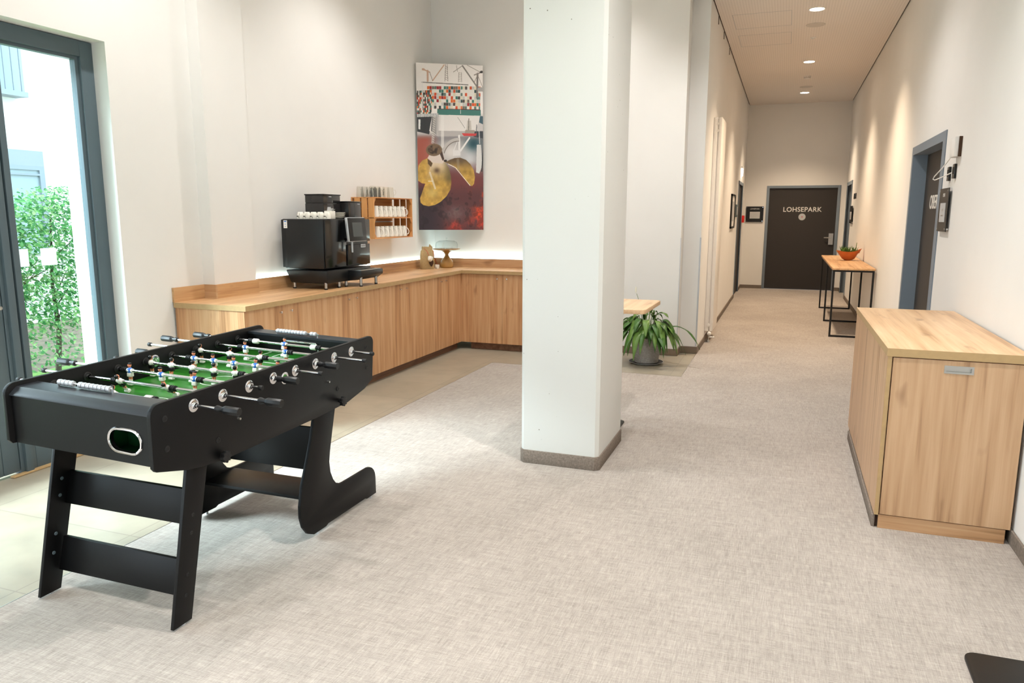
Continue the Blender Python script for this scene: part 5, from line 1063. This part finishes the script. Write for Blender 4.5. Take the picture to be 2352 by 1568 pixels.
# ceiling fittings
DLS = [(0.180, 9.67), (0.176, 12.81), (0.175, 15.91)]
dn = ['nearest', 'middle', 'farthest']
for i, (x, y) in enumerate(DLS):
    r = thing('ceiling_downlight', (x, y, HC), '%s of the three round downlights glowing in the corridor ceiling' % dn[i], 'ceiling light', 'corridor downlights')
    t = MB(); t.lathe([(0.098, 0.0), (0.098, -0.003), (0.085, -0.004), (0.078, 0.0), (0.075, 0.012)], n=32); t.build('trim_ring', M['whitemat'], r)
    t = MB(); t.lathe([(0, -0.0005), (0.077, -0.0005)], n=32); t.build('diffuser', M['lampglow'], r, smooth=False)
    spot('corridor_lamp', (x, y, HC-0.03), 330, 104, WARM, 1.0, 0.07)
for i, (x, y) in enumerate(((0.190, 10.42), (0.188, 15.2))):
    r = thing('ceiling_speaker', (x, y, HC), '%s round flush ceiling speaker in the corridor' % ('nearer' if i == 0 else 'farther'), 'speaker', 'ceiling speakers')
    t = MB(); t.lathe([(0.115, 0), (0.113, -0.004), (0.105, -0.005), (0, -0.005)], n=36); t.build('grille', M['speaker'], r)
r = thing('smoke_detector', (0.18, 14.05, HC), 'white smoke detector with dark slots on the corridor ceiling', 'smoke detector')
t = MB(); t.lathe([(0.06, 0), (0.058, -0.02), (0.048, -0.045), (0.0, -0.050)], n=28); t.build('housing', M['whitemat'], r)
for k in range(8):
    a = k*PI/4; t = MB(); t.raw([Vector((math.cos(a+s)*rr, math.sin(a+s)*rr, z)) for s in (-0.25, 0.25) for rr, z in ((0.0590, -0.018), (0.0520, -0.038))], [(0, 1, 3, 2)]); t.build('slot', M['rubber'], r, smooth=False)
r = thing('sprinkler_cover', (0.182, 11.12, HC), 'small white round sprinkler cover between the nearest downlights', 'sprinkler')
t = MB(); t.lathe([(0.040, 0), (0.038, -0.006), (0.018, -0.008), (0.016, -0.02), (0, -0.022)], n=24); t.build('cover', M['whitemat'], r)
# cable ends poking from the shadow gap
for i, y in enumerate((9.6, 10.4, 11.4)):
    t = MB((XC, y, 3.86)); t.box(XC, XC+0.006, y, y+0.02, HC-0.09, HC+0.0); tag(t.build('cable_clip', M['dark'], smooth=False), '%s small dark clip hanging below the left ceiling edge' % dn[i], 'clip', 'clips along the ceiling edge')

# console table
ct = thing('console_table', (0.62, 10.62, 0), 'long narrow console table with wooden top and thin black steel frame', 'console table')
tx0, tx1, ty0, ty1 = 0.605, 1.122, 10.62, 14.05
t = MB(ct.location); t.box(tx0, tx1, ty0, ty1, 0.894, 0.920, bev=0.002); t.build('table_top', M['oak_y'], ct)
bw = 0.024
for i, y in enumerate((10.635, 12.21, 13.94)):
    t = MB(ct.location); t.box(tx0+0.01, tx0+0.01+bw, y, y+bw, 0, 0.894); t.build('leg', M['blackmetal'], ct, smooth=False)
    t = MB(ct.location); t.box(tx1-0.01-bw, tx1-0.01, y, y+bw, 0, 0.894); t.build('leg', M['blackmetal'], ct, smooth=False)
    t = MB(ct.location); t.box(tx0+0.01+bw, tx1-0.01-bw, y, y+bw, 0, bw); t.build('floor_bar', M['blackmetal'], ct, smooth=False)
    t = MB(ct.location); t.box(tx0+0.01+bw, tx1-0.01-bw, y, y+bw, 0.870, 0.894); t.build('top_bar', M['blackmetal'], ct, smooth=False)
for x in (tx0+0.01, tx1-0.01-bw):
    t = MB(ct.location); t.box(x, x+bw, 10.66, 13.94, 0.870, 0.894); t.build('side_bar', M['blackmetal'], ct, smooth=False)
# boat shaped bowl with succulents
bx_, by_ = 0.925, 12.55
bw_ = thing('planter_bowl', (bx_, by_, 0.920), 'orange boat-shaped bowl planted with spiky green succulents on the console table', 'planter')
t = MB(bw_.location); n = 36; lv = []
for j, (s, z) in enumerate(((0.0, 0.0), (0.26, 0.0), (0.48, 0.022), (0.68, 0.06), (0.85, 0.10), (1.0, 0.135), (0.95, 0.134), (0.82, 0.105), (0.0, 0.10))):
    for i in range(n):
        a = 2*PI*i/n; ex_ = 0.185*s*math.cos(a); ey = 0.12*s*math.sin(a); tipz = (max(0, math.cos(a))**2*0.050+max(0, -math.cos(a))**2*0.022)*(s if j < 7 else 0.2)*(1 if z > 0.05 else 0.2)
        lv.append((bx_+ex_, by_+ey, 0.920+z+tipz))
t.raw(lv, [(j*n+i, j*n+(i+1) % n, (j+1)*n+(i+1) % n, (j+1)*n+i) for j in range(8) for i in range(n)], 0); t.build('bowl', M['terra'], bw_)
t = MB(bw_.location); t.lathe([(0, 0.118), (0.06, 0.114), (0.095, 0.104)], (bx_, by_, 0.920), n=20); t.build('soil', M['soil'], bw_)
rg = random.Random(5)
for k, (ox, oy, cnt, ln) in enumerate(((-0.09, 0.0, 20, 0.13), (-0.01, -0.02, 18, 0.13), (0.07, 0.02, 12, 0.11), (-0.05, 0.04, 14, 0.12))):
    t = MB(bw_.location)
    for i in range(cnt):
        a = rg.uniform(0, 2*PI); e = rg.uniform(0.25, 1.35); l_ = ln*rg.uniform(0.7, 1.15); b0 = Vector((bx_+ox, by_+oy, 0.920+0.11)); d_ = Vector((math.cos(a)*math.cos(e), math.sin(a)*math.cos(e)*0.7, math.sin(e)))
        t.tube([b0, b0+d_*l_*0.5, b0+d_*l_+Vector((0, 0, -0.01))], [0.006, 0.0065, 0.001], n=5)
    t.build('succulent', M['succ'], bw_)
t = MB(bw_.location); b0 = Vector((bx_+0.08, by_, 1.032)); t.tube([b0, b0+Vector((0.02, 0, 0.07)), b0+Vector((0.025, 0, 0.16))], [0.007, 0.006, 0.004], n=6); t.tube([b0, b0+Vector((0.035, 0, 0.05)), b0+Vector((0.05, 0, 0.09))], [0.006, 0.006, 0.002], n=6); t.build('tall_succulent', M['succ'], bw_)

# storage cabinet by the right wall
sx0, sx1, sy0, sy1, sz = 0.512, 1.126, 4.048, 5.82, 0.950
sb = thing('storage_cabinet', (sx0, sy0, 0), 'large pale oak storage cabinet with a recessed steel grip standing at the right wall', 'cabinet')
t = MB(sb.location); t.box(sx0, sx1, sy0, sy1, sz-0.042, sz, bev=0.0015); t.build('top', M['loak_y'], sb)
t = MB(sb.location); t.box(sx0-0.0006, sx1, sy0-0.0006, sy0+0.0006, sz-0.041, sz-0.001); t.box(sx0-0.0006, sx0+0.0006, sy0, sy1, sz-0.041, sz-0.001); t.build('edge_band', M['oakedge'], sb, smooth=False)
t = MB(sb.location); t.box(sx0+0.004, sx0+0.024, sy0+0.004, sy1-0.005, 0.073, sz-0.042); t.build('side_panel', M['loak_z'], sb, smooth=False)
t = MB(sb.location); t.box(sx0+0.0045, sx0+0.0235, sy0+0.003, sy0+0.0045, 0.073, sz-0.042); t.build('edge_strip', M['oakedge'], sb, smooth=False)
t = MB(sb.location); t.box(sx0+0.024, sx1-0.006, sy0+0.03, sy1-0.005, 0.073, sz-0.042); t.build('carcass', M['loak_z'], sb, smooth=False)
dx0, dx1 = sx0+0.030, sx1-0.004; hx0, hx1, hz0, hz1 = 0.772, 0.891, 0.844, 0.875
t = MB(sb.location)
for q in ((dx0, hx0, 0.078, sz-0.047), (hx1, dx1, 0.078, sz-0.047), (hx0, hx1, 0.078, hz0), (hx0, hx1, hz1, sz-0.047)): t.box(q[0], q[1], sy0+0.006, sy0+0.026, q[2], q[3])
dd = t.build('door', M['loak_z'], sb, smooth=False)
t = MB(sb.location)
for q in ((hx0-0.004, hx1+0.004, hz0-0.004, hz0+0.005), (hx0-0.004, hx1+0.004, hz1-0.005, hz1+0.004), (hx0-0.004, hx0+0.006, hz0+0.005, hz1-0.005), (hx1-0.006, hx1+0.004, hz0+0.005, hz1-0.005)): t.box(q[0], q[1], sy0+0.003, sy0+0.018, q[2], q[3])
t.box(hx0-0.004, hx1+0.004, sy0+0.018, sy0+0.022, hz0-0.004, hz1+0.004); t.build('recessed_grip', M['steel'], dd, smooth=False)
t = MB(sb.location); t.box(sx0+0.026, sx1-0.022, sy0+0.012, sy0+0.03, 0, 0.073); t.build('plinth', M['oak_x'], sb, smooth=False)
t = MB(sb.location); t.box(sx0-0.004, sx0+0.012, sy0+0.022, sy1-0.12, 0, 0.062, bev=0.002); o = t.build('side_skirting', M['skirt'], sb); o['label'] = 'carpet skirting strip along the cabinet side'
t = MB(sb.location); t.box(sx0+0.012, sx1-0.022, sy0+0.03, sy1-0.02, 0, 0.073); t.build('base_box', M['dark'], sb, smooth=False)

# unseen warm ceiling lamps, added above the frame to brighten the room
for (x, y, p, w_) in ((-3.1, 6.2, 46, 'in front of the coffee machine'), (-2.3, 7.6, 42, 'in front of the back wall cabinets'), (-3.2, 3.8, 56, 'above the tiles by the glazed door'), (-0.5, 7.0, 63, 'right of the pillar'), (0.2, 3.2, 128, 'above the carpet in the foreground'), (-2.3, 0.4, 66, 'near the rear glazing'), (-0.4, 0.2, 86, 'above the viewer')):
    r = thing('ceiling_downlight', (x, y, HH), 'unseen round warm downlight added to the high room ceiling ' + w_, 'ceiling light', 'added room downlights')
    t = MB(); t.lathe([(0.12, 0.0), (0.12, -0.004), (0.10, -0.005), (0.095, 0.0)], n=28); t.build('trim_ring', M['whitemat'], r)
    t = MB(); t.lathe([(0, -0.0005), (0.095, -0.0005)], n=28); t.build('diffuser', M['lampglow'], r, smooth=False)
    spot('added_room_lamp', (x, y, HH-0.04), p*2.8, 118, (1.0, 0.965, 0.94), 0.7, 0.09)

# ================================================================== OUTSIDE
b = MB(); b.box(-40, -4.72, -30, 40, -0.2, -0.03); struct(b, 'floor', M['soilg'])
t = MB((-5.6, 4.5, -0.03)); t.box(-7.2, -4.75, -3, 12, -0.04, -0.012); tag(t.build('lawn', M['grass'], smooth=False), 'strip of green ground cover outside the window in front of the hedge', 'grass', kind='stuff')
fcd = thing('opposite_building', (-11, 6, -0.03), 'bright white rendered building across the courtyard with grey windows and a balcony', 'building')
t = MB(fcd.location); t.box(-12, -10.6, 2.2, 20, -0.1, 9); t.build('facade', M['facade'], fcd, smooth=False)
for (y0, y1, z0, z1) in ((6.3, 8.25, 1.0, 2.52), (3.4, 5.2, 1.0, 2.52)):
    t = MB(fcd.location); t.box(-10.62, -10.56, y0, y1, z0, z1); w = t.build('window', M['facwin'], fcd, smooth=False)
    t = MB(fcd.location)
    for q in ((y0, y1, z1-0.28, z1), (y0, y0+0.08, z0, z1-0.28), (y1-0.08, y1, z0, z1-0.28), (y0+0.08, y1-0.08, z1-0.36, z1-0.33)): t.box(-10.58, -10.53, *q)
    t.build('window_frame', M['rail'], w, smooth=False)
t = MB(fcd.location); t.box(-10.62, -10.57, 6.2, 8.1, 3.35, 5.4); t.build('window', M['facwin'], fcd, smooth=False)
t = MB(fcd.location); t.box(-10.6, -10.35, 5.6, 7.98, 3.25, 3.32); bal = t.build('balcony_rail', M['rail'], fcd, smooth=False)
t = MB(fcd.location); 
for i in range(20): t.box(-10.42, -10.40, 5.65+i*0.12, 5.665+i*0.12, 3.32, 4.35)
t.box(-10.43, -10.39, 5.6, 7.98, 4.35, 4.39); t.build('baluster', M['rail'], bal, smooth=False)
def hedge(x0, x1, y0, y1, ztop, cnt, lab, seed):
    rg = random.Random(seed); off = Vector(((x0+x1)/2, (y0+y1)/2, -0.03)); root = thing('hedge', off, lab, 'hedge')
    t = MB(off)
    for i in range(cnt):
        x = x1-abs(rg.gauss(0, 0.35))*(x1-x0); y = rg.uniform(y0, y1); z = rg.uniform(0.02, 1)**0.8*ztop
        if z < 0.5 and rg.random() < 0.55: continue
        z += 0.08*math.sin(y*6)*(z/ztop); c = Vector((max(x, x0), y, z))
        L_ = rg.uniform(0.035, 0.065); w_ = L_*0.30; a = rg.uniform(-1.2, 1.2); e = rg.uniform(-1.1, 0.35)
        d_ = Vector((math.cos(a)*math.cos(e), math.sin(a)*math.cos(e), math.sin(e))); s_ = d_.cross(Vector((rg.uniform(-.4, .4), rg.uniform(-.4, .4), 1))).normalized(); n2 = d_.cross(s_)
        k = 2 if rg.random() < 0.3 else (1 if rg.random() < 0.55 else 0)
        t.raw([c, c+d_*L_*0.35+s_*w_+n2*0.004, c+d_*L_, c+d_*L_*0.35-s_*w_+n2*0.004, c+d_*L_*0.7+s_*w_*0.7, c+d_*L_*0.7-s_*w_*0.7], [(0, 1, 4, 2, 5, 3)], k)
    t.build('foliage', [M['hedge1'], M['hedge2'], M['hedge3']], root, smooth=False, fixn=False)
    for i in range(max(3, int((y1-y0)/0.4))):
        y = y0+0.15+i*0.4; t = MB(off); x = (x0+x1)/2+0.1
        pts = [Vector((x, y, -0.03)), Vector((x+0.03, y+0.03, 0.4)), Vector((x+0.08, y-0.03, 0.9)), Vector((x+0.05, y+0.05, ztop-0.2))]; t.tube(pts, [0.028, 0.024, 0.016, 0.008], n=6)
        for q in range(6):
            p = pts[1]+(pts[3]-pts[1])*rg.random(); t.tube([p, p+Vector((rg.uniform(0, 0.25), rg.uniform(-0.25, 0.25), rg.uniform(0.05, 0.25)))], [0.008, 0.003], n=5)
        t.build('stem', M['bark'], root)
hedge(-7.6, -6.7, 3.7, 5.85, 1.80, 15000, 'dense leafy green hedge outside the glazed door', 4)
